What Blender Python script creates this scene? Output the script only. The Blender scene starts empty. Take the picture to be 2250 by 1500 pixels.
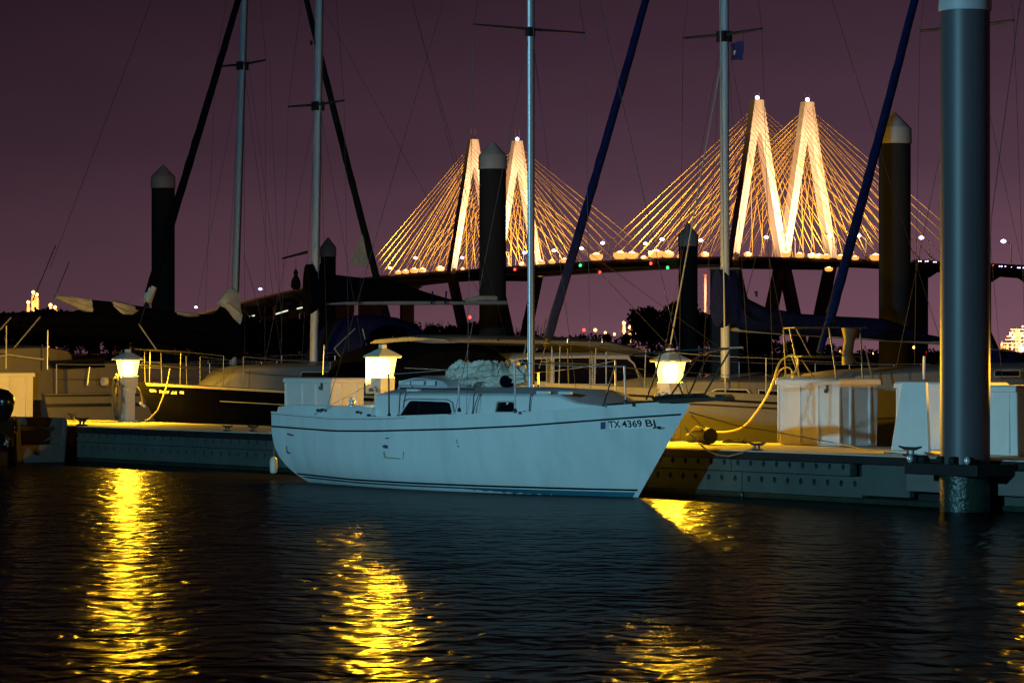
import bpy, math, random
from mathutils import Vector, Matrix, noise
random.seed(7)
sc = bpy.context.scene
col = sc.collection
PI = math.pi

# ------------------------------------------------------------------ camera
F = 7000.0      # focal length in photo pixels (2250 wide)
HC = 1.93       # eye height above the water
HY = 775        # photo row of the horizon
cd = bpy.data.cameras.new('camera')
cam = bpy.data.objects.new('camera', cd); col.objects.link(cam)
cam.location = (0, 0, HC); cam.rotation_euler = (PI/2, 0, 0)
cd.sensor_width = 36; cd.lens = F/2250*36; cd.shift_y = (HY-750)/2250
cd.clip_start = 0.5; cd.clip_end = 20000
sc.camera = cam

# ------------------------------------------------------------------ sky
world = bpy.data.worlds.new("World"); sc.world = world
world.use_nodes = True
nt = world.node_tree; nt.nodes.clear()
wo = nt.nodes.new('ShaderNodeOutputWorld'); bg = nt.nodes.new('ShaderNodeBackground')
tc = nt.nodes.new('ShaderNodeTexCoord'); sx = nt.nodes.new('ShaderNodeSeparateXYZ')
nt.links.new(tc.outputs['Generated'], sx.inputs[0])
cr = nt.nodes.new('ShaderNodeValToRGB')
e = cr.color_ramp.elements
e[0].position = 0.0; e[0].color = (.150, .067, .092, 1)
e[1].position = 1.0; e[1].color = (.0012, .0008, .0014, 1)
for p, c in ((.03, (.107, .048, .070)), (.062, (.064, .030, .047)), (.10, (.042, .0195, .0325)), (.13, (.022, .0105, .0165)), (.18, (.0085, .0045, .0070)), (.26, (.0032, .0018, .0030))):
    k = e.new(p); k.color = (*c, 1)
nt.links.new(sx.outputs['Z'], cr.inputs[0])
# city glow is a little stronger over the bridge side
mr = nt.nodes.new('ShaderNodeMapRange'); mr.interpolation_type = 'SMOOTHSTEP'
mr.inputs['From Min'].default_value = -.30; mr.inputs['From Max'].default_value = .22
mr.inputs['To Min'].default_value = .45; mr.inputs['To Max'].default_value = 1.22
nt.links.new(sx.outputs['X'], mr.inputs['Value'])
mx = nt.nodes.new('ShaderNodeMix'); mx.data_type = 'RGBA'; mx.blend_type = 'MULTIPLY'; mx.inputs[0].default_value = 1
cmb = nt.nodes.new('ShaderNodeCombineXYZ')
for i in range(3): nt.links.new(mr.outputs[0], cmb.inputs[i])
nt.links.new(cr.outputs[0], mx.inputs[6]); nt.links.new(cmb.outputs[0], mx.inputs[7])
wn_ = nt.nodes.new('ShaderNodeTexNoise'); wn_.inputs['Scale'].default_value = 9; wn_.inputs['Detail'].default_value = 5
mp_ = nt.nodes.new('ShaderNodeMapping'); mp_.inputs['Scale'].default_value = (1, 1, 4); nt.links.new(tc.outputs['Generated'], mp_.inputs[0]); nt.links.new(mp_.outputs[0], wn_.inputs['Vector'])
nr_ = nt.nodes.new('ShaderNodeMapRange'); nr_.inputs[1].default_value = .3; nr_.inputs[2].default_value = .7; nr_.inputs[3].default_value = .92; nr_.inputs[4].default_value = 1.09
nt.links.new(wn_.outputs[0], nr_.inputs[0])
vm_ = nt.nodes.new('ShaderNodeVectorMath'); vm_.operation = 'SCALE'; nt.links.new(mx.outputs[2], vm_.inputs[0]); nt.links.new(nr_.outputs[0], vm_.inputs['Scale'])
nt.links.new(vm_.outputs[0], bg.inputs[0]); bg.inputs[1].default_value = 1.0
nt.links.new(bg.outputs[0], wo.inputs[0])

# ------------------------------------------------------------------ view + the marina's blue-white pole light (stands left of the camera)
sc.view_settings.view_transform = 'Standard'; sc.view_settings.look = 'None'
sc.view_settings.exposure = 0; sc.view_settings.gamma = 1
sc.cycles.max_bounces = 6; sc.cycles.sample_clamp_indirect = 4
sc.cycles.use_denoising = True
def point(name, loc, power, color, r=.3, spot=None, aim=None):
    l = bpy.data.lights.new(name, 'SPOT' if spot else 'POINT')
    l.energy = power; l.color = color; l.shadow_soft_size = r
    o = bpy.data.objects.new(name, l); col.objects.link(o); o.location = loc
    if spot:
        l.spot_size = math.radians(spot); l.spot_blend = .8 if spot < 60 or 60 < spot < 155 else .5 if spot > 60 else 1.
        o.rotation_euler = (Vector(aim)-Vector(loc)).to_track_quat('-Z', 'Y').to_euler()
    return o
point('pole_light', (-21, 8, 7.0), 31500, (.275, .71, .95), .35, 60, (1, 43.5, 1))

# ------------------------------------------------------------------ frames
def at(px, py, Y): return Vector(((px-1125)/F*Y, Y, HC+(HY-py)/F*Y))
Ox, Oy = -7.587, 56.8
_l = math.hypot(.606, .795); ux, uy = .606/_l, -.795/_l; nx, ny = -uy, ux
TH = math.atan2(uy, ux)          # local x = along the dock (towards right/near), local y = across it (away)
PH = math.atan2(ny, nx)          # local x = across the dock (away), local y = -along it
def W(s, t, z=0.): return Vector((Ox+s*ux+t*nx, Oy+s*uy+t*ny, z))
def sp(px, t):
    k = (px-1125)/F
    return (k*(Oy+t*ny)-Ox-t*nx)/(ux-k*uy)
def tp(px, s):
    k = (px-1125)/F
    return (k*(Oy+s*uy)-Ox-s*ux)/(nx-k*ny)
def zp(py, s, t): return HC+(HY-py)/F*(Oy+s*uy+t*ny)
DZ = .62                         # deck height

# ------------------------------------------------------------------ materials
def mat(name, c, rough=.5, metal=0., var=.12, scale=4., bump=0., bscale=30., emit=None, es=0., spec=.5, dirt=None, dscale=1.5, stretch=None, coat=0.):
    m = bpy.data.materials.new(name); m.use_nodes = True
    t = m.node_tree; b = t.nodes['Principled BSDF']
    b.inputs['Roughness'].default_value = rough; b.inputs['Metallic'].default_value = metal
    b.inputs['Specular IOR Level'].default_value = spec
    if coat: b.inputs['Coat Weight'].default_value = coat
    if emit:
        b.inputs['Emission Color'].default_value = (*emit, 1); b.inputs['Emission Strength'].default_value = es
        b.inputs['Base Color'].default_value = (*c, 1)
        return m
    g = t.nodes.new('ShaderNodeTexCoord'); mp = t.nodes.new('ShaderNodeMapping')
    if stretch: mp.inputs['Scale'].default_value = stretch
    t.links.new(g.outputs['Object'], mp.inputs[0])
    n = t.nodes.new('ShaderNodeTexNoise'); n.inputs['Scale'].default_value = scale; n.inputs['Detail'].default_value = 6
    t.links.new(mp.outputs[0], n.inputs['Vector'])
    r = t.nodes.new('ShaderNodeValToRGB')
    r.color_ramp.elements[0].position = .3; r.color_ramp.elements[1].position = .7
    r.color_ramp.elements[0].color = (*[x*(1-var) for x in c], 1)
    r.color_ramp.elements[1].color = (*[min(1, x*(1+var)) for x in c], 1)
    t.links.new(n.outputs[0], r.inputs[0]); out = r.outputs[0]
    if dirt:
        n2 = t.nodes.new('ShaderNodeTexNoise'); n2.inputs['Scale'].default_value = dscale; n2.inputs['Detail'].default_value = 8; n2.inputs['Roughness'].default_value = .65
        t.links.new(mp.outputs[0], n2.inputs['Vector'])
        r2 = t.nodes.new('ShaderNodeMapRange'); r2.inputs[1].default_value = .52; r2.inputs[2].default_value = .75; r2.inputs[4].default_value = .55
        t.links.new(n2.outputs[0], r2.inputs[0])
        k = t.nodes.new('ShaderNodeMix'); k.data_type = 'RGBA'
        t.links.new(r2.outputs[0], k.inputs[0]); t.links.new(out, k.inputs[6]); k.inputs[7].default_value = (*dirt, 1)
        out = k.outputs[2]
    t.links.new(out, b.inputs['Base Color'])
    if bump:
        n3 = t.nodes.new('ShaderNodeTexNoise'); n3.inputs['Scale'].default_value = bscale; n3.inputs['Detail'].default_value = 5
        t.links.new(mp.outputs[0], n3.inputs['Vector'])
        bp = t.nodes.new('ShaderNodeBump'); bp.inputs['Strength'].default_value = bump; bp.inputs['Distance'].default_value = .05
        t.links.new(n3.outputs[0], bp.inputs['Height']); t.links.new(bp.outputs[0], b.inputs['Normal'])
    return m
def lamp_mat(name, c, s, sample=False):
    m = mat(name, (.8, .8, .8), emit=c, es=s)
    m.cycles.emission_sampling = 'FRONT' if sample else 'NONE'
    return m
M = dict(
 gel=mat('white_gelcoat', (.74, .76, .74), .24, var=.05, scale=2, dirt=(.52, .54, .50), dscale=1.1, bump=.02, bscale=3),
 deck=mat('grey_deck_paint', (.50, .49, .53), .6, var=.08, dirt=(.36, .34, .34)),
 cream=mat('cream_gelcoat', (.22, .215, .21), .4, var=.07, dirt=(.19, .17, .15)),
 dimgel=mat('dimmed_gelcoat', (.13, .12, .13), .45, var=.08, dirt=(.11, .09, .085)),  # cream gelcoat darkened in colour to keep the left boat dim
 skiffpaint=mat('tan_skiff_paint', (.13, .10, .085), .5, var=.15, dirt=(.07, .055, .05), dscale=3),
 hullgel=mat('hull_gelcoat', (.75, .77, .75), .22, var=.05, scale=2, dirt=(.47, .50, .45), dscale=1.3, stretch=(1.6, 1, .22), bump=.015, bscale=3),
 blackhull=mat('black_hull_paint', (.003, .003, .004), .2, var=.2, spec=.15),
 black=mat('black_paint', (.010, .010, .011), .35, var=.2),
 stripe=mat('black_stripe', (.008, .009, .012), .4),
 goldstripe=mat('pale_gold_stripe', (.72, .58, .25), .4, var=.05),
 antifoul=mat('teal_antifouling', (.02, .14, .20), .6, var=.2, dirt=(.05, .09, .08), dscale=4),
 glass=mat('dark_glass', (.004, .005, .009), .06, var=.1),
 frame=mat('window_frame', (.70, .72, .70), .4),
 brownf=mat('tan_window_frame', (.42, .36, .27), .5),
 rust=mat('rust_brown', (.16, .08, .06), .7, var=.3, scale=12),
 steel=mat('stainless_steel', (.72, .73, .75), .36, metal=.45, var=.04),
 dsteel=mat('weathered_steel', (.11, .11, .115), .42, metal=.8, var=.2),
 alu=mat('silver_mast_alloy', (.62, .64, .66), .36, metal=.35, var=.08, scale=3, stretch=(1, 1, .15)),
 whitemast=mat('white_mast_paint', (.32, .36, .42), .45, var=.08, scale=3, stretch=(1, 1, .15), dirt=(.3, .3, .3)),
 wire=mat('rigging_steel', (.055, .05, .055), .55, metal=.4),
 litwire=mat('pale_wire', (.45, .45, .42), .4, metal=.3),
 navy=mat('navy_canvas', (.005, .009, .052), .85, spec=.08, var=.25, scale=6, bump=.5, bscale=8),
 darkcanvas=mat('black_canvas', (.003, .0035, .007), .9, spec=.03, var=.3, scale=6, bump=.5, bscale=8),
 greencanvas=mat('dark_green_canvas', (.006, .012, .010), .9, spec=.08, var=.3, bump=.5, bscale=8),
 sail=mat('sailcloth', (.55, .52, .46), .8, var=.15, scale=5, bump=.6, bscale=7),
 bundle=mat('creased_sailcloth', (.66, .60, .50), .75, var=.15, scale=9, dirt=(.26, .19, .12), dscale=4, bump=.35, bscale=7),
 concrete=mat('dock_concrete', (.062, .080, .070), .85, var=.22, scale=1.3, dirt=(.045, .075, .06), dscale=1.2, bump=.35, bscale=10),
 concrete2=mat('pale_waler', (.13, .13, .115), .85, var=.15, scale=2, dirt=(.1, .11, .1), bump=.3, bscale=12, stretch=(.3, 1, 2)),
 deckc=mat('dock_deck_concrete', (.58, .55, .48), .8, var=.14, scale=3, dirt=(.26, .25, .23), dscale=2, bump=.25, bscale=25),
 rubber=mat('black_rubber', (.008, .008, .009), .7, var=.3),
 algae=mat('wet_algae', (.012, .03, .022), .3, var=.4, scale=4, bump=.4, bscale=20),
 box=mat('white_fibreglass_box', (.84, .79, .74), .45, var=.05, scale=2, dirt=(.72, .68, .62), dscale=1.6),
 pile=mat('grey_pile_sleeve', (.075, .072, .080), .45, var=.12, scale=1.5, dirt=(.045, .045, .05), dscale=1.2, stretch=(1, 1, .25)),
 dimpile=mat('dimmed_pile_sleeve', (.030, .028, .030), .7, spec=.06, var=.15, scale=1.5, dirt=(.055, .052, .052), dscale=.8, stretch=(1, 1, .25)),  # pile sleeve darkened in colour so the far pilings look barely lit
 cap=mat('white_pile_cap', (.46, .44, .45), .5, var=.08, scale=3, dirt=(.4, .4, .39)),
 ped=mat('pedestal_plastic', (.80, .74, .60), .45, var=.05),
 hose=mat('grey_hose', (.16, .15, .13), .5, var=.2),
 cordw=mat('white_cord', (.62, .60, .52), .5, var=.1),
 yellow=mat('yellow_cord', (.72, .50, .10), .5, var=.08),
 rope=mat('tan_rope', (.34, .29, .20), .9, var=.25, scale=40, bump=.5, bscale=90),
 wood=mat('dark_teak', (.045, .026, .014), .6, var=.35, scale=8, stretch=(.15, 1, 1)),
 leaf=mat('foliage', (.045, .055, .030), .8, var=.4, scale=1.2),
 bark=mat('bark', (.05, .04, .032), .9, var=.3),
 ground=mat('shore_soil', (.05, .045, .035), .95, var=.3, scale=.02),
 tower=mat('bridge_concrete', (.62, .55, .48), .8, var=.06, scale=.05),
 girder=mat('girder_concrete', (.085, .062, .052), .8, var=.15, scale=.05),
 cable=mat('yellow_cable_sheath', (.80, .50, .05), .6, var=.05),
 parapet=mat('parapet_steel', (.14, .10, .09), .6),
 indus=mat('refinery_steel', (.52, .42, .33), .6, var=.2, scale=.2),
 redwhite=mat('red_chimney', (.6, .18, .12), .6),
 bulb=lamp_mat('hot_bulb', (1., .80, .30), 9.),
 flood=lamp_mat('bridge_floodlight', (1., .58, .26), 8.), halo=lamp_mat('floodlight_halo', (1., .36, .07), 1.5),
 bluelamp=lamp_mat('street_lamp_glow', (.62, .60, 1.), 10.),
 redlamp=lamp_mat('red_beacon', (1., .045, .03), 5.),
 greenlamp=lamp_mat('green_beacon', (.05, 1., .25), 3.),
 orangelamp=lamp_mat('orange_lamp', (1., .42, .10), 7.),
 strip=lamp_mat('strip_lamp', (.75, .85, .62), 1.3),
 letter=mat('dark_lettering', (.02, .012, .012), .5), plate=mat('number_plate_film', (1., .90, .88), .5), yletter=mat('pale_lettering', (.95, .85, .45), .5),
 purple=mat('faded_sticker', (.08, .07, .20), .6), flag=mat('blue_flag', (.01, .015, .12), .8), motor=mat('outboard_cowl', (.006, .006, .008), .22),
)

def frosted(name, c, e_, fac):
    m = bpy.data.materials.new(name); m.use_nodes = True; t = m.node_tree; t.nodes.remove(t.nodes['Principled BSDF'])
    tr = t.nodes.new('ShaderNodeBsdfTransparent'); tr.inputs[0].default_value = (1, .96, .88, 1)
    em = t.nodes.new('ShaderNodeEmission'); em.inputs[0].default_value = (*c, 1); em.inputs[1].default_value = e_
    ms = t.nodes.new('ShaderNodeMixShader'); ms.inputs[0].default_value = fac
    t.links.new(tr.outputs[0], ms.inputs[1]); t.links.new(em.outputs[0], ms.inputs[2]); t.links.new(ms.outputs[0], t.nodes['Material Output'].inputs[0])
    m.cycles.emission_sampling = 'NONE'
    return m
M['lens'] = frosted('frosted_lamp_shade', (1., .78, .17), 4.2, .5); M['bulb'] = frosted('glowing_mantle', (1., .82, .40), 9., .4)
# ------------------------------------------------------------------ mesh helper
class MB:
    def __init__(s): s.v = []; s.f = []
    def quad(s, *p):
        b = len(s.v); s.v += [tuple(q) for q in p]; s.f.append(tuple(range(b, b+len(p)))); return s
    def box(s, x0, x1, y0, y1, z0, z1):
        b = len(s.v)
        s.v += [(x0,y0,z0),(x1,y0,z0),(x1,y1,z0),(x0,y1,z0),(x0,y0,z1),(x1,y0,z1),(x1,y1,z1),(x0,y1,z1)]
        s.f += [tuple(b+i for i in q) for q in ((0,3,2,1),(4,5,6,7),(0,1,5,4),(1,2,6,5),(2,3,7,6),(3,0,4,7))]
        return s
    def loft(s, rings, closed=True, caps=True):
        n = len(rings[0]); b = len(s.v)
        for r in rings: s.v += [tuple(p) for p in r]
        for i in range(len(rings)-1):
            for j in range(n if closed else n-1):
                k = (j+1) % n
                s.f.append((b+i*n+j, b+i*n+k, b+(i+1)*n+k, b+(i+1)*n+j))
        if caps:
            s.f.append(tuple(b+j for j in range(n-1, -1, -1))); s.f.append(tuple(b+(len(rings)-1)*n+j for j in range(n)))
        return s
    def tube(s, pts, r, n=8, caps=True, flat=1.):
        pts = [Vector(p) for p in pts]
        if not isinstance(r, (list, tuple)): r = [r]*len(pts)
        rings = []; prev = None
        for i, p in enumerate(pts):
            d = (pts[min(i+1, len(pts)-1)]-pts[max(i-1, 0)]).normalized()
            if prev is None:
                a = Vector((0, 0, 1)) if abs(d.z) < .9 else Vector((1, 0, 0))
                x = d.cross(a).normalized()
            else:
                x = (prev - d*prev.dot(d)).normalized()
            prev = x; y = d.cross(x)
            rings.append([p + (x*math.cos(2*PI*j/n) + y*flat*math.sin(2*PI*j/n))*r[i] for j in range(n)])
        return s.loft(rings, True, caps)
    def lathe(s, prof, c=(0, 0, 0), n=24):
        rings = [[(c[0]+r*math.cos(2*PI*j/n), c[1]+r*math.sin(2*PI*j/n), c[2]+z) for j in range(n)] for r, z in prof]
        return s.loft(rings, True, True)
    def prism(s, poly, y0, y1):      # poly in (x,z)
        return s.loft([[(x, y0, z) for x, z in poly], [(x, y1, z) for x, z in poly]])
    def build(s, name, m, parent=None, smooth=False, bevel=0.):
        me = bpy.data.meshes.new(name); me.from_pydata(s.v, [], s.f); me.validate()
        import bmesh
        bm = bmesh.new(); bm.from_mesh(me); bmesh.ops.recalc_face_normals(bm, faces=bm.faces); bm.to_mesh(me); bm.free()
        me.materials.append(M[m] if isinstance(m, str) else m)
        o = bpy.data.objects.new(name, me); col.objects.link(o)
        if parent: o.parent = parent
        if smooth:
            for p in me.polygons: p.use_smooth = True
            me.set_sharp_from_angle(angle=math.radians(40))
        if bevel:
            b = o.modifiers.new('bevel', 'BEVEL'); b.width = bevel; b.segments = 2; b.limit_method = 'ANGLE'
        return o
def root(name, label, cat, loc, rz=0., group=None):
    o = bpy.data.objects.new(name, None); col.objects.link(o)
    o.location = loc; o.rotation_euler = (0, 0, rz); o['label'] = label; o['category'] = cat
    if group: o['group'] = group
    return o
def tag(o, label, cat, group=None):
    o['label'] = label; o['category'] = cat
    if group: o['group'] = group
    return o
def copy_thing(r, loc, rz, label, group=None, scale=None):
    c = r.copy(); col.objects.link(c); c.location = loc; c.rotation_euler = (0, 0, rz); c['label'] = label
    if group: c['group'] = group
    if scale: c.scale = scale
    for ch in r.children:
        k = ch.copy(); col.objects.link(k); k.parent = c
        for g in ch.children:
            q = g.copy(); col.objects.link(q); q.parent = k
    return c
def sag(p, q, s, n=12):
    p, q = Vector(p), Vector(q)
    return [p.lerp(q, i/n)-Vector((0, 0, s*4*(i/n)*(1-i/n))) for i in range(n+1)]
def interp(x, tab):
    if x <= tab[0][0]: return tab[0][1]
    for (a, b), (c, d) in zip(tab, tab[1:]):
        if x <= c: return b+(d-b)*(x-a)/(c-a)
    return tab[-1][1]
def text(body, m, parent, loc, rot, size, name='lettering', depth=.001, bold=.0, sx_=1.):
    cu = bpy.data.curves.new(name, 'FONT'); cu.body = body; cu.size = size; cu.extrude = depth; cu.offset = bold
    cu.materials.append(M[m]); o = bpy.data.objects.new(name, cu); col.objects.link(o)
    bpy.context.view_layer.update()
    me = bpy.data.meshes.new_from_object(o); me.name = name; bpy.data.objects.remove(o)
    o = bpy.data.objects.new(name, me); col.objects.link(o)
    if not me.materials: me.materials.append(M[m])
    o.parent = parent
    return o

# ------------------------------------------------------------------ water
wm = bpy.data.materials.new('harbour_water'); wm.use_nodes = True
t = wm.node_tree; b = t.nodes['Principled BSDF']
b.inputs['Base Color'].default_value = (.0035, .0032, .0036, 1); b.inputs['Roughness'].default_value = .225; b.inputs['IOR'].default_value = 1.33; b.inputs['Specular IOR Level'].default_value = .32
g = t.nodes.new('ShaderNodeTexCoord')
def wn(scale, detail, stretch, rotz=0, dist=0.):
    mp = t.nodes.new('ShaderNodeMapping'); mp.inputs['Scale'].default_value = stretch; mp.inputs['Rotation'].default_value = (0, 0, rotz)
    t.links.new(g.outputs['Object'], mp.inputs[0])
    n = t.nodes.new('ShaderNodeTexNoise'); n.inputs['Scale'].default_value = scale; n.inputs['Detail'].default_value = detail; n.inputs['Roughness'].default_value = .5
    n.inputs['Distortion'].default_value = dist
    t.links.new(mp.outputs[0], n.inputs['Vector']); return n
na = wn(3.4, 1.6, (1, .75, 1), .25, .5); nb = wn(.55, 2, (1, .8, 1), -.3, .3)
m1 = t.nodes.new('ShaderNodeMath'); m1.operation = 'MULTIPLY'; m1.inputs[1].default_value = .048
m2 = t.nodes.new('ShaderNodeMath'); m2.operation = 'MULTIPLY_ADD'; m2.inputs[1].default_value = .075
t.links.new(na.outputs[0], m1.inputs[0]); t.links.new(nb.outputs[0], m2.inputs[0]); t.links.new(m1.outputs[0], m2.inputs[2])
bp = t.nodes.new('ShaderNodeBump'); bp.inputs['Distance'].default_value = 1.; bp.inputs['Strength'].default_value = 1.
t.links.new(m2.outputs[0], bp.inputs['Height']); t.links.new(bp.outputs[0], b.inputs['Normal'])
df = t.nodes.new('ShaderNodeBsdfDiffuse'); df.inputs[0].default_value = (.004, .0035, .004, 1)   # dark diffuse mixed in to dim the water's reflections
ms = t.nodes.new('ShaderNodeMixShader'); ms.inputs[0].default_value = .60
t.links.new(df.outputs[0], ms.inputs[2]); t.links.new(b.outputs[0], ms.inputs[1]); t.links.new(ms.outputs[0], t.nodes['Material Output'].inputs[0])
o = MB().quad((-4000, -60, 0), (4000, -60, 0), (4000, 9000, 0), (-4000, 9000, 0)).build('water', wm); o['kind'] = 'structure'

# ------------------------------------------------------------------ far shore
rs = random.Random(3)
mb = MB(); xs = [-900+i*20 for i in range(101)]
r0 = [(x, 325+rs.uniform(-4, 4), -.3) for x in xs]; r1 = [(x, 332+rs.uniform(-3, 3), .7) for x in xs]; r2 = [(x, 700, 1.0) for x in xs]; r3 = [(x*4, 9000, 1.2) for x in xs]
mb.loft([r0, r1, r2, r3], False, False); o = mb.build('ground', 'ground'); o['kind'] = 'structure'

# ------------------------------------------------------------------ cable-stayed bridge
Lt = Vector(((1088-1125)/F*1965, 1965, 0)); Rt = Vector(((1719-1125)/F*1659, 1659, 0))
v = (Rt-Lt).normalized(); w = Vector((-v.y, v.x, 0)); SPAN = (Rt-Lt).length
brang = math.atan2(v.y, v.x)
if w.y < 0: w = -w
# bridge frame: local x along v from the left tower, local y = w (to the right and away)
br = root('cable_stayed_bridge', 'floodlit cable stayed bridge with two pairs of diamond towers across the horizon', 'bridge', Lt, brang)
def bx(px, off=0.):      # x along the bridge for a photo column, on the line shifted by off across
    k = (px-1125)/F; P = Lt+w*off
    return (k*P.y-P.x)/(v.x-k*v.y)
DECKZ = []
for px_, py_ in ((420, 718), (520, 690), (670, 650), (870, 613), (1088, 598), (1400, 578), (1719, 567), (2000, 577), (2240, 590), (2500, 612)):
    x_ = bx(px_); DECKZ.append((x_, HC+(HY-py_)/F*(Lt.y+v.y*x_)))
DECKZ = [(-900, 12)]+DECKZ
def dzb(x):      # smooth enough vertical curve
    return sum(interp(x+d, DECKZ) for d in (-45, -22, 0, 22, 45))/5
DEP = 3.0
st = [x for x in range(-880, 961, 20)]
for y0, y1 in ((1.4, 27.), (-27., -1.4)):
    mb = MB(); rings = []
    for x in st:
        z = dzb(x)
        rings.append([(x, y0, z), (x, y1, z), (x, y1, z-.9), (x, y1-3, z-DEP), (x, y0+3, z-DEP), (x, y0, z-.9)])
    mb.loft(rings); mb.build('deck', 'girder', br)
    for yy in (y0, y1):
        mb = MB(); mb.loft([[(x, yy-.15, dzb(x)+.02), (x, yy+.15, dzb(x)+.02), (x, yy+.15, dzb(x)+1.0), (x, yy-.15, dzb(x)+1.0)] for x in st]); mb.build('parapet', 'parapet', br)
TOPZ = 133.
def leg(mb, x, ya, za, yb, zb, wa=3.0, wb=4.6, da=5.0, db=6.0):
    ra = [(x-da/2, ya-wa/2, za), (x+da/2, ya-wa/2, za), (x+da/2, ya+wa/2, za), (x-da/2, ya+wa/2, za)]
    rb = [(x-db/2, yb-wb/2, zb), (x+db/2, yb-wb/2, zb), (x+db/2, yb+wb/2, zb), (x-db/2, yb+wb/2, zb)]
    mb.loft([ra, rb])
for xt in (0., SPAN):
    zd = dzb(xt)
    for yc in (15.2, -15.2):
        mb = MB()
        mb.loft([[(xt-da/2, yc-h, z), (xt+da/2, yc-h, z), (xt+da/2, yc+h, z), (xt-da/2, yc+h, z)] for z, h, da in ((TOPZ, 2.6, 4.6), (TOPZ-17, 5.4, 5.2))])
        mb.build('tower_head', 'tower', br)
        for sd in (-1, 1):
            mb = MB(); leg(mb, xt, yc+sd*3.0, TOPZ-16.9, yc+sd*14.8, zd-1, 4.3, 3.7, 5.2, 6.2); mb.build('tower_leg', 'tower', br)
            mb = MB(); leg(mb, xt, yc+sd*14.6, zd-1.2, yc+sd*3.0, 1., 4.4, 4.8, 6.2, 7.); mb.build('tower_foot', 'girder', br)  # dark girder colour stands in for the dimmer light below the deck
        mb = MB().box(xt-2, xt+2, yc-14, yc+14, zd-5.4, zd-3.1); mb.build('crossbeam', 'girder', br)
        # beacon + mast on the head
        for dy in (-1.2, 1.4): MB().tube([(xt, yc+dy, TOPZ), (xt, yc+dy, TOPZ+(7 if xt == 0 else 4))], .14, 5).build('antenna', 'parapet', br)
        if xt > 0 or yc > 0:
            MB().lathe([(.3, 0), (1.0, .5), (1.15, 1.1), (.7, 1.7), (.2, 2.)], (xt, yc, TOPZ+.2), 10).build('beacon', 'bluelamp', br, True)
    for yc in (15.2, -15.2):
        for sd in (-1, 1):
            for dr in (-1, 1):
                for i in range(12):
                    f = i/11
                    za = TOPZ-30+f*25; ya = yc+sd*(5.6-4.0*(f))
                    half = SPAN/2-5 if (dr > 0) == (xt == 0) else 150
                    xa = xt+dr*(16+f*(half-16))
                    yb = yc+sd*12.2
                    MB().tube([(xt+dr*2.5, ya, za), (xa, yb, dzb(xa)+.4)], .13, 5, False).build('stay_cable', 'cable', br)
# piers of the approaches
for x in [-165-50*i for i in range(12)]+[SPAN+150+52*i for i in range(8)]:
    zc = dzb(x)-DEP
    if zc < 3: continue
    for yc in (15.2, -15.2):
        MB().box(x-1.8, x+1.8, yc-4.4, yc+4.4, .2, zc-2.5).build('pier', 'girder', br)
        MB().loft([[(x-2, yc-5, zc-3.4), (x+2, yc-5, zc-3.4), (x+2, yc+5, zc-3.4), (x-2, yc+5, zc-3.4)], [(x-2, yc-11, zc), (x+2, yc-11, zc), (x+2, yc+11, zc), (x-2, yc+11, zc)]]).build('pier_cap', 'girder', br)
def bx(px, off=0.):      # x along the bridge for a photo column, on the line shifted by off across
    k = (px-1125)/F; P = Lt+w*off
    return (k*P.y-P.x)/(v.x-k*v.y)
sgn = 1 if Vector((-math.sin(brang), math.cos(brang))).dot(Vector((w.x, w.y))) > 0 else -1
def bw(x, y, z):         # bridge local -> world
    P = Lt+v*x+w*(y*sgn*1.0); P.z = z; return P
# floodlights on the deck edges
fl = root('floodlight', '', 'floodlight', (0, 0, 0))
MB().box(-.5, .5, -.5, .5, 0, .7).build('housing', 'girder', fl)
MB().lathe([(.2, -.9), (.8, -.6), (1., 0), (.8, .6), (.2, .9)], (0, 0, 1.3), 10).build('lens', 'flood', fl, True)
MB().lathe([(.4, -.9), (1.2, -.75), (1.62, -.1), (1.5, .6), (1.1, .2), (.9, -.3), (.3, -.6)], (0, 0, 1.2), 12).build('halo_ring', 'halo', fl, True)  # glowing ring added to give the lens an orange halo
FL = [(875, 1.0), (891, 1.1), (910, 1.3), (928, 1.2), (967, 1.3), (1016, .6), (1147, .9), (1190, 1.0), (1213, 1.), (1240, 1.1), (1310, 1.8), (1363, 1.9), (1389, 1.7), (1415, .8), (1441, 1.9), (1468, 1.6), (1493, .7), (1549, 1.1), (1643, 1.0), (1727, 1.2), (1757, 1.1), (1785, 1.1), (1800, 1.), (1816, 1.), (1847, 1.), (1879, .9), (1924, 1.4), (2106, .8)]
def where(px):
    if px < 1000: return 'left of the left bridge towers'
    if px < 1160: return 'between the two left bridge towers'
    if px < 1500: return 'on the bridge main span'
    if px < 1620: return 'just left of the right bridge towers'
    if px < 1860: return 'between the two right bridge towers'
    return 'right of the right bridge towers'
ordn = ['first', 'second', 'third', 'fourth', 'fifth', 'sixth', 'seventh', 'eighth', 'ninth', 'tenth', 'eleventh', 'twelfth']
cnt = {}
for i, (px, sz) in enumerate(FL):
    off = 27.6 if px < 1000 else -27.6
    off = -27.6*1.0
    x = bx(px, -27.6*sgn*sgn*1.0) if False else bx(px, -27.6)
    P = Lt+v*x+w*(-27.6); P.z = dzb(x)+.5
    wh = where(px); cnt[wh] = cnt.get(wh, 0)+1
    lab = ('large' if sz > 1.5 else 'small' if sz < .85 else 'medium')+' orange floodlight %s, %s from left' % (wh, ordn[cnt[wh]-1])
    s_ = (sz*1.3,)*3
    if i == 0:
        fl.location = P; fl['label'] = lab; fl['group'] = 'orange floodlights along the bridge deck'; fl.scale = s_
    else: copy_thing(fl, P, 0, lab, 'orange floodlights along the bridge deck', s_)
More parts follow.
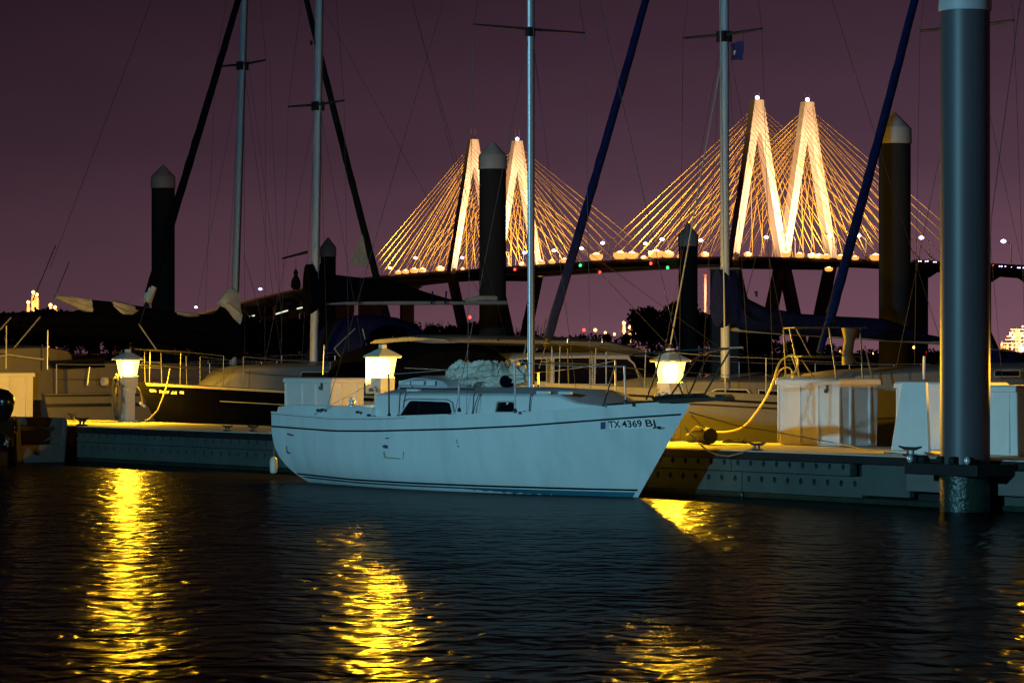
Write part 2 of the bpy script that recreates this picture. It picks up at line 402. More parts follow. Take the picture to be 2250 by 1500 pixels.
for px, py, lab in ((1834, 580, 'orange floodlight on the outer pier leg just under the right bridge deck'), (1821, 598, 'orange floodlight lower on the outer pier leg under the right towers'), (1187, 609, 'orange floodlight on the pier leg under the left bridge towers')):
    copy_thing(fl, at(px, py, 1625 if px > 1500 else 1950), 0, lab, 'orange floodlights along the bridge deck', (1.3,)*3)
# street lamps
sl = root('street_lamp', '', 'street lamp', (0, 0, 0))
MB().tube([(0, 0, 0), (0, 0, 10.2), (-.5, 0, 11.3), (-2.2, 0, 12.4), (-3.2, 0, 12.6)], [.22, .17, .15, .13, .12], 6).build('pole', 'litwire', sl)
MB().lathe([(.15, .8), (1.1, .3), (1.2, -.3), (.4, -.9)], (-3.6, 0, 12.6), 10).build('lamp_head', 'bluelamp', sl, True)
SL = [(441, 0), (583, 0), (664, 0), (833, 0), (868, 27.6), (925, 0), (1028, 27.6), (1118, 0), (1165, 27.6), (1230, 27.6), (1291, 27.6), (1338, 0), (1432, 27.6), (1469, 0), (1554, 27.6), (1698, 27.6), (1747, 0), (1838, 27.6), (1903, 0), (2041, 0), (2222, 0)]
cnt = {}
for i, (px, off) in enumerate(SL):
    x = bx(px, off); P = Lt+v*x+w*off; P.z = dzb(x)+.1
    wh = where(px); cnt[wh] = cnt.get(wh, 0)+1
    lab = 'bluish street lamp %s, %s from left' % (wh, ordn[cnt[wh]-1])
    if i == 0: sl.location = P; sl['label'] = lab; sl['group'] = 'street lamps on the bridge'
    else: copy_thing(sl, P, 0, lab, 'street lamps on the bridge')
# navigation lights hung on the girder, strip lamps under the approach
for px, py, m, lab in ((1131, 592, 'redlamp', 'small red navigation light on the girder right of the round piling'), (1275, 583, 'greenlamp', 'small green navigation light at the left part of the main span'), (1318, 598, 'redlamp', 'tiny red navigation light under the main span'), (1430, 579, 'redlamp', 'small red navigation light near mid span'), (1467, 588, 'greenlamp', 'small green navigation light right of mid span')):
    x = bx(px, -27.6); P = at(px, py, (Lt+v*x-w*29).y)
    r = root('navigation_light', lab, 'light', P, 0, 'navigation lights on the bridge girder')
    MB().lathe([(.2, -.8), (.7, -.4), (.7, .4), (.2, .8)], n=8).build('lens', m, r, True); MB().box(-.3, .3, -.3, .3, .8, 1.6).build('bracket', 'parapet', r)
for (a, b, c, d), lab in (((538, 699, 559, 693), 'thin white strip lamp under the approach span, leftmost'), ((606, 690, 632, 682), 'thin white strip lamp under the approach span, middle one'), ((653, 678, 674, 673), 'thin white strip lamp under the approach span, beside the mast')):
    x = bx((a+c)/2, -27.6); Y = (Lt+v*x-w*29).y
    o = MB().tube([at(a, b, Y+6), at(c, d, Y-6)], .45, 6).build('strip_lamp', 'strip'); tag(o, lab, 'lamp', 'strip lamps under the bridge approach')
# cars on the right end of the deck
car = root('car', '', 'car', (0, 0, 0))
MB().prism([(-2.3, .3), (2.3, .3), (2.3, .8), (1.3, .95), (.7, 1.45), (-1.2, 1.45), (-2.1, 1.), (-2.3, .9)], -.9, .9).build('body', 'dsteel', car, bevel=.08)
for x_ in (-1.4, 1.4):
    for y_ in (-.95, .8): MB().tube([(x_, y_, .33), (x_, y_+.15, .33)], .33, 10).build('wheel', 'rubber', car)
for y_ in (-.6, .6):
    MB().lathe([(.1, -.16), (.28, -.1), (.28, .1), (.1, .16)], (2.35, y_, .68), 8).build('headlight', 'bluelamp', car, True)
    MB().box(-2.36, -2.29, y_-.2, y_+.2, .7, .95).build('taillight', 'redlamp', car)
for i, (px, of, fw) in enumerate(((2015, -23, 1), (2030, -20, 1), (2048, -23, 1), (2178, -20, -1), (2192, -23, 1), (2205, -20, 1), (2219, -23, 1), (2232, -23, 1), (2244, -20, 1))):
    x = bx(px, of); P = Lt+v*x+w*of; P.z = dzb(x)+.9
    lab = 'car with lit headlights on the right end of the bridge deck, %s from the left' % ordn[i]
    if fw < 0: lab = 'car showing red tail lights on the bridge right of the near piling'
    rz = brang+(0 if fw > 0 else PI)
    if i == 0: car.location = P; car.rotation_euler = (0, 0, rz); car['label'] = lab; car['group'] = 'cars crossing the bridge'
    else: copy_thing(car, P, rz, lab, 'cars crossing the bridge')
# lights that wash the towers and the stays (the floodlights' own light)
ORG = (1., .57, .31)
for xt in (0., SPAN):
    for dr, pw in ((1, 2.4e6), (-1, 1.0e6)):
        for yc in (-15.2, 15.2):
            P = Lt+v*(xt+dr*62)+w*yc; P.z = dzb(xt)+3
            T = Lt+v*xt+w*yc; T.z = 84
            point('tower_flood', P, pw*.30*(1.0 if xt > 0 else 1.15), ORG, 1.5, 74, T)
for xt in (-95., 95., SPAN-95, SPAN+80):
    P = Lt+v*xt-w*45; P.z = dzb(xt)+2
    T = Lt+v*xt; T.z = 120
    point('cable_flood', P, .60e6, (1., .66, .26), 1.5, 122, T)

# ------------------------------------------------------------------ refinery and beacons on the horizon
def stack(label, px, py_top, Y, rad, lampm='orangelamp', base=1., n=10, name='refinery_tower', plat=True):
    P = at(px, 750, Y); top = at(px, py_top, Y).z
    r = root(name, label, 'tower', (P.x, P.y, base))
    MB().lathe([(rad*1.15, 0), (rad, 3), (rad, top-base-2), (rad*.6, top-base)], n=n).build('shaft', 'indus', r, True)
    if plat: MB().lathe([(rad*1.5, 0), (rad*1.5, .6)], (0, 0, (top-base)*.75), 10).build('platform', 'indus', r)
    q_ = Y/2500; MB().lathe([(.3*q_, -.2*q_), (1.3*q_, .5*q_), (1.3*q_, 1.6*q_), (.4*q_, 2.4*q_)], (0, 0, top-base), 8).build('lamp', lampm, r, True)
    return r
stack('tall orange lit refinery column at far left, left of the pair', 73, 645, 2500, 1.7)
stack('tall orange lit refinery column at far left, right of the pair', 80.5, 650, 2500, 1.8)
stack('short orange lit refinery column left of the tall pair', 62, 667, 2500, 1.4)
stack('squat orange lit tank left one with lamp near the left treeline', 111, 673, 2500, 2.0)
stack('squat orange lit tank with lamp right beside its twin near the left treeline', 121, 678, 2500, 2.6)
point('refinery_glow', at(84, 700, 2470), 3.0e5, (1, .42, .12), 2)
stack('lit refinery column low on the horizon in the middle', 1371, 712, 2500, 1.3)
stack('thin lit refinery column low on the horizon right of the tree gap', 1384, 722, 2500, 1.0)
stack('orange lamp on a thin post above the horizon bushes', 1308, 728, 1500, .25, 'orangelamp', plat=False)
stack('red beacon on a short post above the horizon bushes', 1283, 728, 1200, .25, 'redlamp', plat=False)
stack('red beacon on a post just left of the middle piling', 1032, 700, 900, .2, 'redlamp', plat=False)
stack('red and white lit chimney with red beacon right of the middle piling', 1550, 607, 2100, .9, 'redlamp', plat=False).children[0].data.materials[0] = M['redwhite']
point('refinery_glow', at(1380, 720, 2480), 1.2e5, (1, .5, .2), 2); point('chimney_glow', at(1546, 650, 2080), 8e4, (1, .5, .3), 2)
rr = random.Random(11)
ref = root('refinery_plant', 'orange lit refinery plant with many lamps low at the right edge', 'refinery', at(2235, 765, 2400))
for i in range(17):
    x = rr.uniform(-14, 16); h = rr.uniform(6, 22)*max(.35, 1-abs(x-2)/22); y = rr.uniform(-6, 6); q = rr.uniform(.5, 1.4)
    MB().lathe([(q, 0), (q, h), (q*.5, h+1)], (x, y, -3), 8).build('column', 'indus', ref, True)
for i in range(6):
    z = 1+i*2.6; MB().box(-13+i*1.4, 15-i*1.2, -7, -6.2, z, z+.5).build('catwalk', 'indus', ref)
for i in range(34):
    x = rr.gauss(1, 7.5); z = rr.uniform(0, 20)*max(.25, 1-abs(x-2)/19)
    q = rr.uniform(.35, .85); MB().lathe([(q*.3, -q), (q, 0), (q*.3, q)], (x, -8, z), 6).build('lamp', 'orangelamp' if rr.random() < .85 else 'bluelamp', ref, True)
MB().lathe([(.5, -1.6), (1.6, 0), (.5, 1.6)], (2, -9, -1), 8).build('lamp', 'bluelamp', ref, True)
point('refinery_glow', at(2237, 735, 2370), 2.6e5, (1, .45, .14), 3)
for i, (px, py, m, Y) in enumerate(((1330, 731, 'orangelamp', 2500), (1350, 734, 'orangelamp', 2400), (1390, 733, 'greenlamp', 2300), (1398, 735, 'orangelamp', 2500), (1846, 772, 'orangelamp', 700), (1862, 775, 'orangelamp', 700), (1920, 776, 'orangelamp', 800), (1995, 776, 'orangelamp', 900), (2008, 763, 'orangelamp', 1500), (1697, 750, 'orangelamp', 900), (2035, 776, 'redlamp', 1000))):
    r = root('yard_lamp', 'tiny lamp low on the horizon, %s of them from the left' % ordn[i], 'lamp', at(px, min(py, 748) if Y > 2000 else py, Y), 0, 'tiny lamps scattered on the horizon')
    q = .9*Y/2000
    MB().lathe([(q*.3, -q), (q, 0), (q*.3, q)], n=8).build('lens', m, r, True); MB().tube([(0, 0, -q), (0, 0, -q-4*Y/2000)], .2*Y/2000, 5).build('post', 'girder', r)

# ------------------------------------------------------------------ trees on the far shore
def crown_mesh(seed, rx, rz, zc, nl, leafsz, blobs=9):
    r = random.Random(seed); mb = MB(); bl = []
    for i in range(blobs):
        a = r.uniform(0, 2*PI); q = r.uniform(0, .75)
        bl.append((math.cos(a)*rx*q, math.sin(a)*rx*q, zc+r.uniform(-.6, .75)*rz, r.uniform(.28, .5)*min(rx, rz)))
    for i in range(nl):
        c = r.choice(bl)
        d = Vector((r.gauss(0, 1), r.gauss(0, 1), r.gauss(0, 1))).normalized()*c[3]*r.uniform(.55, 1.25)
        p = Vector((c[0], c[1], c[2]))+d; s = leafsz*r.uniform(.6, 1.3)
        a = Vector((r.gauss(0, 1), r.gauss(0, 1), r.gauss(0, 1))).normalized(); bb = a.cross(Vector((r.gauss(0, 1), r.gauss(0, 1), r.gauss(0, 1)))).normalized()
        mb.quad(p-a*s*.5, p+bb*s*.35, p+a*s*.7, p-bb*s*.35)
    return mb, bl
protos = []
for k, (rx, rz, zc, nl) in enumerate(((2.2, 1.5, 3.0, 1500), (1.7, 1.9, 3.2, 1400), (2.8, 1.4, 2.6, 1700), (3.2, 2.4, 4.0, 3000))):
    r = root('tree', '', 'tree', (0, 0, 0))
    mb, bl = crown_mesh(20+k, rx, rz, zc, nl, .30 if k < 3 else .36, 9 if k < 3 else 16)
    mb.build('crown', 'leaf', r)
    tm = MB(); tm.tube([(0, 0, -.4), (.05, 0, zc*.4), (-.05, .05, zc*.9)], [.16, .12, .05], 6)
    for c in bl[:6]: tm.tube([(0, 0, zc*.35), (c[0]*.5, c[1]*.5, c[2]*.75), (c[0], c[1], c[2])], [.07, .05, .02], 5)
    tm.build('trunk', 'bark', r); protos.append(r)
usedp = [False]*4
def tree(px, ytop, k, label, Y=345):
    h = at(px, ytop, Y).z-.7; bh = (4.3, 5.0, 3.9, 6.2)[k]; s = h/bh
    rz = random.uniform(0, 6.28)
    P = at(px, 750, Y); P.z = .6
    if not usedp[k]:
        usedp[k] = True; r = protos[k]; r.location = P; r.rotation_euler = (0, 0, rz); r.scale = (s*1.1, s*1.1, s); r['label'] = label; r['group'] = 'trees along the far shore'
    else: copy_thing(protos[k], P, rz, label, 'trees along the far shore', (s*1.1, s*1.1, s))
rt = random.Random(5)
segs = [(-15, 335, 688, 9, 'left of the left piling'), (350, 520, 702, 5, 'between the left piling and the left mast'), (545, 690, 706, 5, 'under the bridge approach left of the second mast'), (712, 1040, 716, 9, 'between the second mast and the middle piling'), (1125, 1400, 737, 6, 'between the centre mast and the big tree'), (1600, 1700, 722, 4, 'right of the dark square post'), (1725, 1840, 752, 3, 'low under the right bridge towers')]
for a, b_, y, n, wh in segs:
    for i in range(n):
        px = a+(b_-a)*(i+.5)/n+rt.uniform(-6, 6)
        tree(px, y+rt.uniform(-5, 7), rt.randrange(3), 'dark tree %s, %s from left' % (wh, ordn[i]), 345+rt.uniform(-8, 12))
tree(1482, 660, 3, 'tallest dark spreading tree on the far shore left of the slim piling')
tree(1432, 672, 3, 'tall dark tree forming the left flank of the big tree clump', 340)
tree(1545, 678, 3, 'tall dark tree behind the slim piling right side', 350)
# bare shrubs
for i, (px, yt) in enumerate(((1137, 692), (1160, 700), (1185, 694), (1008, 688), (945, 690))):
    r = root('bare_shrub', 'leafless twiggy shrub on the far shore, %s of the bare ones from the right' % ordn[4-i] if i > 2 else 'leafless twiggy shrub just %s the centre mast, %s one' % ('left of' if px < 1165 else 'right of', ('left', 'middle', 'right')[i]), 'shrub', (at(px, 750, 338).x, 338, .6), 0, 'bare shrubs on the far shore')
    h = at(px, yt, 338).z-.6; r2 = random.Random(40+i)
    for j in range(7):
        a = r2.uniform(0, 2*PI); tip = Vector((math.cos(a)*h*.25, math.sin(a)*.3, h*r2.uniform(.7, 1.)))
        mid = tip*.5+Vector((r2.uniform(-.2, .2), 0, 0))
        m_ = MB().tube([(0, 0, -.3), mid, tip], [.06, .04, .015], 5)
        for q in range(5):
            f = r2.uniform(.4, .95); p = Vector((0, 0, 0)).lerp(tip, f); m_.tube([p, p+Vector((r2.uniform(-.6, .6), r2.uniform(-.3, .3), r2.uniform(.1, .6)))], [.02, .008], 4)
        m_.build('stem', 'bark', r)
# dense undergrowth mass
mb = MB(); r2 = random.Random(9)
for i in range(15000):
    px = r2.uniform(-60, 2330); yt = interp(px, [(0, 700), (500, 712), (700, 722), (1060, 728), (1250, 742), (1400, 738), (1600, 735), (1700, 752), (1860, 776), (2330, 776)])
    Y = 338+r2.uniform(-5, 25); zt = at(px, yt, 345).z+r2.uniform(-.25, .3)+.25*math.sin(px*.05)
    p = Vector(((px-1125)/F*Y, Y, max(.1, .4+(zt-.4)*r2.random()**.6))); s = .34*r2.uniform(.6, 1.3)
    a = Vector((r2.gauss(0, 1), r2.gauss(0, 1), r2.gauss(0, 1))).normalized(); bb = a.cross(Vector((r2.gauss(0, 1), r2.gauss(0, 1), r2.gauss(0, 1)))).normalized()
    mb.quad(p-a*s*.5, p+bb*s*.4, p+a*s*.7, p-bb*s*.4)
o = mb.build('undergrowth', 'leaf'); o['kind'] = 'stuff'; o['label'] = 'dense dark undergrowth along the far shore'; o['category'] = 'undergrowth'

# ------------------------------------------------------------------ pilings
def piling(label, px, Y, width_px, ycap, yapex, zbot=-1.):
    r_ = width_px/F*Y/2; P = at(px, 750, Y)
    zc = HC+(HY-ycap)/F*Y; za = HC+(HY-yapex)/F*Y
    r = root('piling', label, 'piling', (P.x, P.y, 0), 0, 'round pilings holding the floating docks')
    MB().lathe([(r_, zbot), (r_, .05), (r_, zc)], n=36).build('shaft', 'pile' if Y < 50 else 'dimpile', r, True)
    MB().lathe([(r_+.004, -.25), (r_+.006, .5)], n=36).build('algae_band', 'algae', r, True)
    ch = (za-zc); MB().lathe([(r_*1.05, zc-.02), (r_*1.07, zc), (r_*1.05, zc+ch*.45), (r_*.95, zc+ch*.52), (r_*.05, za)], n=36).build('cap', 'cap', r, True)
    return r
piling('round grey piling with white cone cap behind the left sail cover', 358.5, 82, 51, 412, 362)
piling('small distant piling with white cone cap just right of the second mast', 721, 110, 34, 563, 521)
piling('round dark piling with white cone cap in front of the left bridge towers', 1082.5, 71, 59, 370, 310)
piling('slim distant piling with white cone cap in front of the big tree', 1512, 100, 42, 540, 490)
piling('round grey piling with white cone cap right of the right bridge towers', 1966, 60, 70, 314, 247)
pil = piling('tall nearest piling standing through the dock at right, cap above the frame', 2120.5, 38.9, 109, 22, -75)
r = root('square_post', 'dark flat topped square timber post behind the blue mast cover', 'post', at(1592, 750, 72).to_2d().to_3d())
MB().box(-.31, .31, -.3, .3, -1, at(1592, 593, 72).z).build('shaft', 'rubber', r, bevel=.02); MB().box(-.33, .33, -.32, .32, at(1592, 593, 72).z, at(1592, 593, 72).z+.04).build('cap', 'dsteel', r)

# ------------------------------------------------------------------ floating dock
S0, S1 = -14., 27.; T1 = 2.75
dock = root('floating_dock', 'long concrete floating dock with dark rub rail behind the moored sailboat', 'dock', W(0, 0, 0), TH)
x = S0; slabs = []
while x < S1:
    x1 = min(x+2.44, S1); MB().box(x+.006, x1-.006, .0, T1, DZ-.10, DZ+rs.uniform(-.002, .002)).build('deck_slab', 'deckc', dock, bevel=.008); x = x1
MB().box(S0, S1, -.045, -.002, DZ-.115, DZ-.012).build('rub_rail', 'rubber', dock, bevel=.01)
MB().box(S0, S1, T1+.002, T1+.045, DZ-.115, DZ-.012).build('rub_rail', 'rubber', dock)
SP6 = sp(2005, 0)
def panel(x0, x1, z0, z1, pitch, hz, hr, depth=.07, yf=0., name='float_panel', m='concrete'):
    mb = MB(); n = max(1, round((x1-x0)/pitch)); cw = (x1-x0)/n
    for i in range(n):
        a, b_ = x0+i*cw, x0+(i+1)*cw; c = (a+b_)/2
        K = 16; out = []
        for j in range(K):
            an = 2*PI*(j+.5)/K; dx, dz = math.cos(an), math.sin(an)
            s = min((cw/2)/abs(dx) if abs(dx) > 1e-6 else 9, ((z1-hz) if dz > 0 else (hz-z0))/abs(dz))
            out.append((c+dx*s, yf, hz+dz*s))
        # corners exact
        cor = [(b_, yf, z1), (a, yf, z1), (a, yf, z0), (b_, yf, z0)]
        for q in cor:
            j = min(range(K), key=lambda j: (out[j][0]-q[0])**2+(out[j][2]-q[2])**2); out[j] = q
        ring = [(c+math.cos(2*PI*(j+.5)/K)*hr, yf, hz+math.sin(2*PI*(j+.5)/K)*hr*1.15) for j in range(K)]
        back = [(p[0], yf+depth, p[2]) for p in ring]
        mb.loft([out, ring, back], True, False); b0 = len(mb.v)-K; mb.f.append(tuple(range(b0, b0+K)))
    mb.box(x0, x1, yf+depth+.01, yf+depth+.05, z0, z1)
    for xx in (x0, x1): mb.quad((xx, yf, z0), (xx, yf+depth+.05, z0), (xx, yf+depth+.05, z1), (xx, yf, z1))
    return mb.build(name, m, dock)
xj = sp(1632, 0); L_ = 4.6; xs_ = [xj+L_*k for k in range(-5, 2)]+[SP6-.9]
xs_ = sorted(q for q in xs_ if q <= SP6-.5)
for a, b_ in zip(xs_, xs_[1:]):
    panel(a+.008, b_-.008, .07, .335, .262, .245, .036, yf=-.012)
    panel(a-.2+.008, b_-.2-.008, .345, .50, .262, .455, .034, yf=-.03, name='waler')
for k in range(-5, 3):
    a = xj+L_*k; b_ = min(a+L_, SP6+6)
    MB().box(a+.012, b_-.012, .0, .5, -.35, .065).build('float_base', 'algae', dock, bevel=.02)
MB().box(xs_[-1]+.01, SP6-.02, -.035, .06, .10, .50).build('end_block', 'concrete', dock, bevel=.01)
MB().box(SP6-.02+.004, S1, -.10, .04, .19, .495).build('cross_waler', 'concrete2', dock, bevel=.012)
MB().box(SP6+1.5, S1, .04, .5, -.1, .185).build('end_float', 'concrete', dock, bevel=.02)
MB().box(S0, S1, .15, T1-.1, .05, DZ-.105).build('dock_core', 'rubber', dock)
for px_, t_, lab in ((841, 3.35, 'narrow finger pier behind the white sailboat cabin'),):
    s_ = sp(px_, t_); r = root('finger_pier', lab, 'pier', W(s_, T1+.06, 0), TH)
    for i in range(3): MB().box(-.42, .42, i*2.44+.01, i*2.44+2.42, DZ-.10, DZ-.002).build('deck_slab', 'deckc', r, bevel=.008)
    MB().box(-.38, .38, .1, 7.2, -.2, DZ-.105).build('float', 'rubber', r)
# guide rollers round the near piling
spil = sp(2120.5, -.33)
gy = -.30
hoop = root('pile_guide', 'black pile hoop with pale rollers round the near piling', 'pile guide', W(spil, -.3, DZ-.02), TH)
MB().box(-.62, .62, -.46, -.38, -.16, -.02).build('hoop_bar', 'rubber', hoop, bevel=.01)
for xx in (-.62, .54): MB().box(xx, xx+.08, -.38, .30, -.16, -.02).build('hoop_arm', 'rubber', hoop, bevel=.01)
for xx in (-.46, -.33, -.03, .18, .44):
    MB().tube([(xx-.03, -.42, .02), (xx+.06, -.42, .02)], .055, 14).build('roller', 'rubber', hoop, True)
for xx in (-.50, .47): MB().lathe([(.01, -.05), (.035, -.03), (.045, 0), (.035, .03), (.01, .05)], (xx, -.47, .03), 12).build('bolt', 'steel', hoop, True)

# cleats
def cleat(label, px, t, sc_=1.):
    s = sp(px, t)
    r = root('dock_cleat', label, 'cleat', W(s, t, DZ+.002), TH, 'cleats along the dock edge'); r.scale = (sc_,)*3
    MB().box(-.08, .08, -.03, .03, 0, .02).build('base', 'dsteel', r, bevel=.005)
    for xx in (-.04, .04): MB().tube([(xx, 0, .015), (xx, 0, .065)], .014, 8).build('horn_post', 'dsteel', r)
    MB().tube([(-.16, 0, .095), (-.08, 0, .075), (.08, 0, .075), (.16, 0, .095)], [.009, .018, .018, .009], 8).build('horn', 'dsteel', r, True)
cleat('dark cleat with a tied rope on the dock edge by the left outboard', 180, .12, 1.5)
cleat('small pale cleat on the dock edge left of the moored boat stern', 500, .12)
cleat('second small cleat on the dock edge close to the boat stern', 556, .35)
cleat('steel cleat on the dock edge in front of the large dock box', 1663, .15, 1.1)
cleat('large steel cleat on the dock edge left of the near piling', 2000, .15, 1.25)
cleat('dark cleat at the dock rear left of the first pedestal', 160, 2.5, 1.3)

# ------------------------------------------------------------------ power pedestals
def pedestal(label, px, t, yaw=0., pw=2600, shield=False):
    s = sp(px, t); r = root('power_pedestal', label, 'power pedestal', W(s, t, DZ), TH+yaw, 'lit power pedestals on the dock')
    MB().box(-.15, .15, -.13, .13, .0, .03).build('base_plate', 'ped', r, bevel=.005)
    MB().box(-.105, .105, -.10, .10, .03, .72).build('post', 'ped', r, bevel=.012)
    MB().loft([[(x_*a, y_*a, z) for x_, y_ in ((-1, -1), (1, -1), (1, 1), (-1, 1))] for z, a in ((.63, .11), (.69, .14), (.87, .145))]).build('head', 'ped', r, bevel=.01)
    MB().loft([[(x_*a, y_*a, z) for x_, y_ in ((-1, -1), (1, -1), (1, 1), (-1, 1))] for z, a in ((.875, .125), (.99, .14), (1.17, .165))]).build('lens', 'lens', r, bevel=.01)
    MB().lathe([(.04, .885), (.095, .91), (.115, 1.02), (.115, 1.10), (.06, 1.16)], n=14).build('bulb', 'bulb', r, True)
    point('pedestal_light', W(s, t, DZ+1.085), pw, (1., .55, .014), .085)
    point('pedestal_downlight', W(s, t, DZ+1.0), 2100, (1., .55, .014), .10, 158, W(s, t, 0))
    MB().loft([[(x_*a, y_*a, z) for x_, y_ in ((-1, -1), (1, -1), (1, 1), (-1, 1))] for z, a in ((1.175, .225), (1.205, .225), (1.31, .06))]).build('roof', 'ped', r, bevel=.008)
    MB().box(-.05, .05, -.05, .05, 1.313, 1.38).build('finial', 'ped', r, bevel=.01)
    MB().box(-.045, .045, -.112, -.102, .36, .48).build('outlet_cover', 'hose', r)
    MB().lathe([(.02, -.01), (.02, .01)], (0, -.15, .72), 10).build('knob', 'dsteel', r)
    for xx in (-.09, .09): MB().tube([(xx, -.142, .68), (xx, -.19, .68)], .03, 10).build('socket', 'hose', r, True)
    if shield:
        MB().box(-.200, -.185, -.20, .20, .62, 1.172).build('light_shield', 'ped', r, bevel=.004)  # added to keep the lamp's light off the dock box
        r.scale = (1, 1, 1.05)
    return s
pa = pedestal('lit power pedestal with grey hose coil, leftmost on the dock', 281, 2.5, 0., 1700)
pb = pedestal('lit power pedestal between the dock box and the white sailboat cabin', 841, 1.15, 0., 3400, True)
pedestal('lit power pedestal at the far right end of the dock', 2360, 2.4, 0., 700)
pc = pedestal('lit power pedestal with white cords behind the sailboat bow pulpit', 1473, 2.4)
# hose coil hanging on the left pedestal
mb = MB(); rc = random.Random(2)
hc = W(sp(256, 2.35), 2.35, DZ)
hcr = root('hose_coil', 'grey hose coiled in a tall loop on the leftmost pedestal', 'hose', hc, TH)
for i in range(7):
    a0 = rc.uniform(-.05, .05); ry = .36+rc.uniform(-.05, .03); rx = .13+.012*i+rc.uniform(-.01, .02)
    pts = [(math.cos(q/22*2*PI)*rx+a0, -.04+i*.022+rc.uniform(-.006, .006), .47+a0+math.sin(q/22*2*PI)*ry) for q in range(23)]
    MB().tube(pts, .017, 8, False).build('hose_loop', 'hose', hcr, True)
MB().tube([(.02, 0, .82), (.12, 0, .90), (.2, 0, .80)], .018, 8).build('hose_hook', 'hose', hcr, True)
r = root('extension_lead', 'yellow lit cord drooping from the right side of the leftmost pedestal', 'cord', W(sp(303, 2.4), 2.4, DZ), TH)
MB().tube([(-.02, 0, .66), (.08, 0, .60), (.12, .02, .45), (.13, .02, .36)], .016, 8).build('cable', 'yellow', r, True)
for q in (0, .06, .14): MB().lathe([(.02, -.03), (.032, 0), (.02, .03)], (.10+q, 0, .36-(q*.3)), 10).build('plug', 'cordw', r, True)
r = root('extension_lead', 'white cords looping down the left side of the pedestal behind the bow', 'cord', W(sp(1447, 2.3), 2.3, DZ), TH)
for i in range(5):
    q = i*.022
    MB().tube([(.14, -.02+q, .80), (.02-q, -.04+q, .78-q), (-.11-q, -.02, .52), (-.13-q, 0, .25), (-.02, 0, .05), (.07, 0, .25), (.08+q, 0, .55), (.12, 0, .74)], .016, 8, False).build('cable', 'cordw', r, True)
r = root('extension_lead', 'short white cord bulging from the right side of the middle pedestal', 'cord', W(sp(864, 1.2), 1.2, DZ), TH)
MB().tube([(0, -.06, .68), (.1, -.06, .60), (.13, -.04, .5), (.05, -.05, .42), (.0, -.06, .45)], .022, 8).build('cable', 'cordw', r, True)

# ------------------------------------------------------------------ dock boxes
def dockbox(label, px_l, t, L, D, H, pc_corner=None):
    s = sp(px_l, t); r = root('dock_box', label, 'dock box', W(s, t, DZ+.004), TH, 'white dock boxes along the rear of the dock')
    k = .93
    MB().loft([[(.03+(1-q)*.02, (1-q)*.02+.03, z), (L-.03-(1-q)*.02, (1-q)*.02+.03, z), (L-.03-(1-q)*.02, D-.03, z), (.03+(1-q)*.02, D-.03, z)] for z, q in ((0, 0), (H-.07, 1))]).build('body', 'box', r, bevel=.012)
    MB().loft([[(a, a, z), (L-a, a, z), (L-a, D-a, z), (a, D-a, z)] for z, a in ((H-.075, .0), (H-.01, .004), (H+.012, .03))]).build('lid', 'box', r, bevel=.008)
    for f in (.02, .36, .64, .96):
        MB().box(L*f-.012+.02, L*f+.012+.02, .012, .045, .03, H-.085).build('rib', 'box', r, bevel=.006)
    for f in (.30, .76):
        MB().box(L-.04, L-.016, D*f-.02, D*f+.02, .03, H-.085).build('rib', 'box', r, bevel=.006)
    MB().box(L*.80-.02, L*.80+.02, .0, .02, H-.16, H-.07).build('hasp', 'dsteel', r, bevel=.004)
    MB().lathe([(.02, -.045), (.03, -.03), (.03, 0), (.02, .01)], (L*.80, -.012, H-.14), 10).build('padlock', 'dsteel', r, True)
    return s
dockbox('large white dock box right of the sailboat bow with rope across it', 1703, 2.15, 1.34, .80, .93)
dockbox('white dock box partly behind the tapered panel left of the near piling', 1963, 2.05, 1.40, .80, .90)
dockbox('white dock box at the right edge behind the near piling', 2153, 1.15, 1.30, .80, .88)
dockbox('low white dock box between the black hull and the middle pedestal', 621, 1.1, 1.45, .72, .88)
dockbox('white dock box at the left edge lit yellow on its end', -75, 2.05, 1.45, .80, .90)
# tapered white panel left of the near piling
s = sp(2040, 1.2); r = root('tapered_panel', 'white tapered panel standing on the dock against the near piling', 'panel', W(s, .75, DZ+.003), TH)
zt = .93; MB().loft([[(-.30, 0, 0), (.45, 0, 0), (.45, .05, 0), (-.30, .05, 0)], [(-.24, 0, .03), (.45, 0, .03), (.45, .05, .03), (-.24, .05, .03)], [(-.04, .0, zt), (.40, .0, zt), (.40, .05, zt), (-.04, .05, zt)]]).build('board', 'box', r, bevel=.008)
MB().box(-.34, .47, -.03, .12, -.002, .018).build('foot', 'box', r, bevel=.005)

# things lying on the dock
r = root('fender_roll', 'dark round rolled fender lying on the dock beyond the bow', 'fender', W(sp(1545, 1.5), 1.5, DZ+.12), TH)
MB().tube([(-.42, .1, -.04), (-.1, .02, 0), (.10, -.02, .0), (.22, -.05, .0)], [.07, .10, .125, .115], 16).build('body', 'rubber', r, True)
MB().tube([(-.35, .06, .04), (-.1, -.04, .11), (.08, -.08, .10)], [.02, .035, .02], 8).build('strap', 'rope', r, True)
rp = root('rope_pile', 'crumpled heap of yellow lit rope beside the dark fender', 'rope', W(sp(1614, 1.6), 1.6, DZ+.02), TH)
r2 = random.Random(4)
for i in range(7):
    pts = [(r2.uniform(-.2, .22), r2.uniform(-.1, .1), abs(r2.gauss(0, .025))+.01) for q in range(7)]
    sm = []
    for q in range(len(pts)-1):
        for f in (0, .5): sm.append(Vector(pts[q]).lerp(Vector(pts[q+1]), f))
    MB().tube(sm, .013, 6).build('strand', 'rope', rp, True)
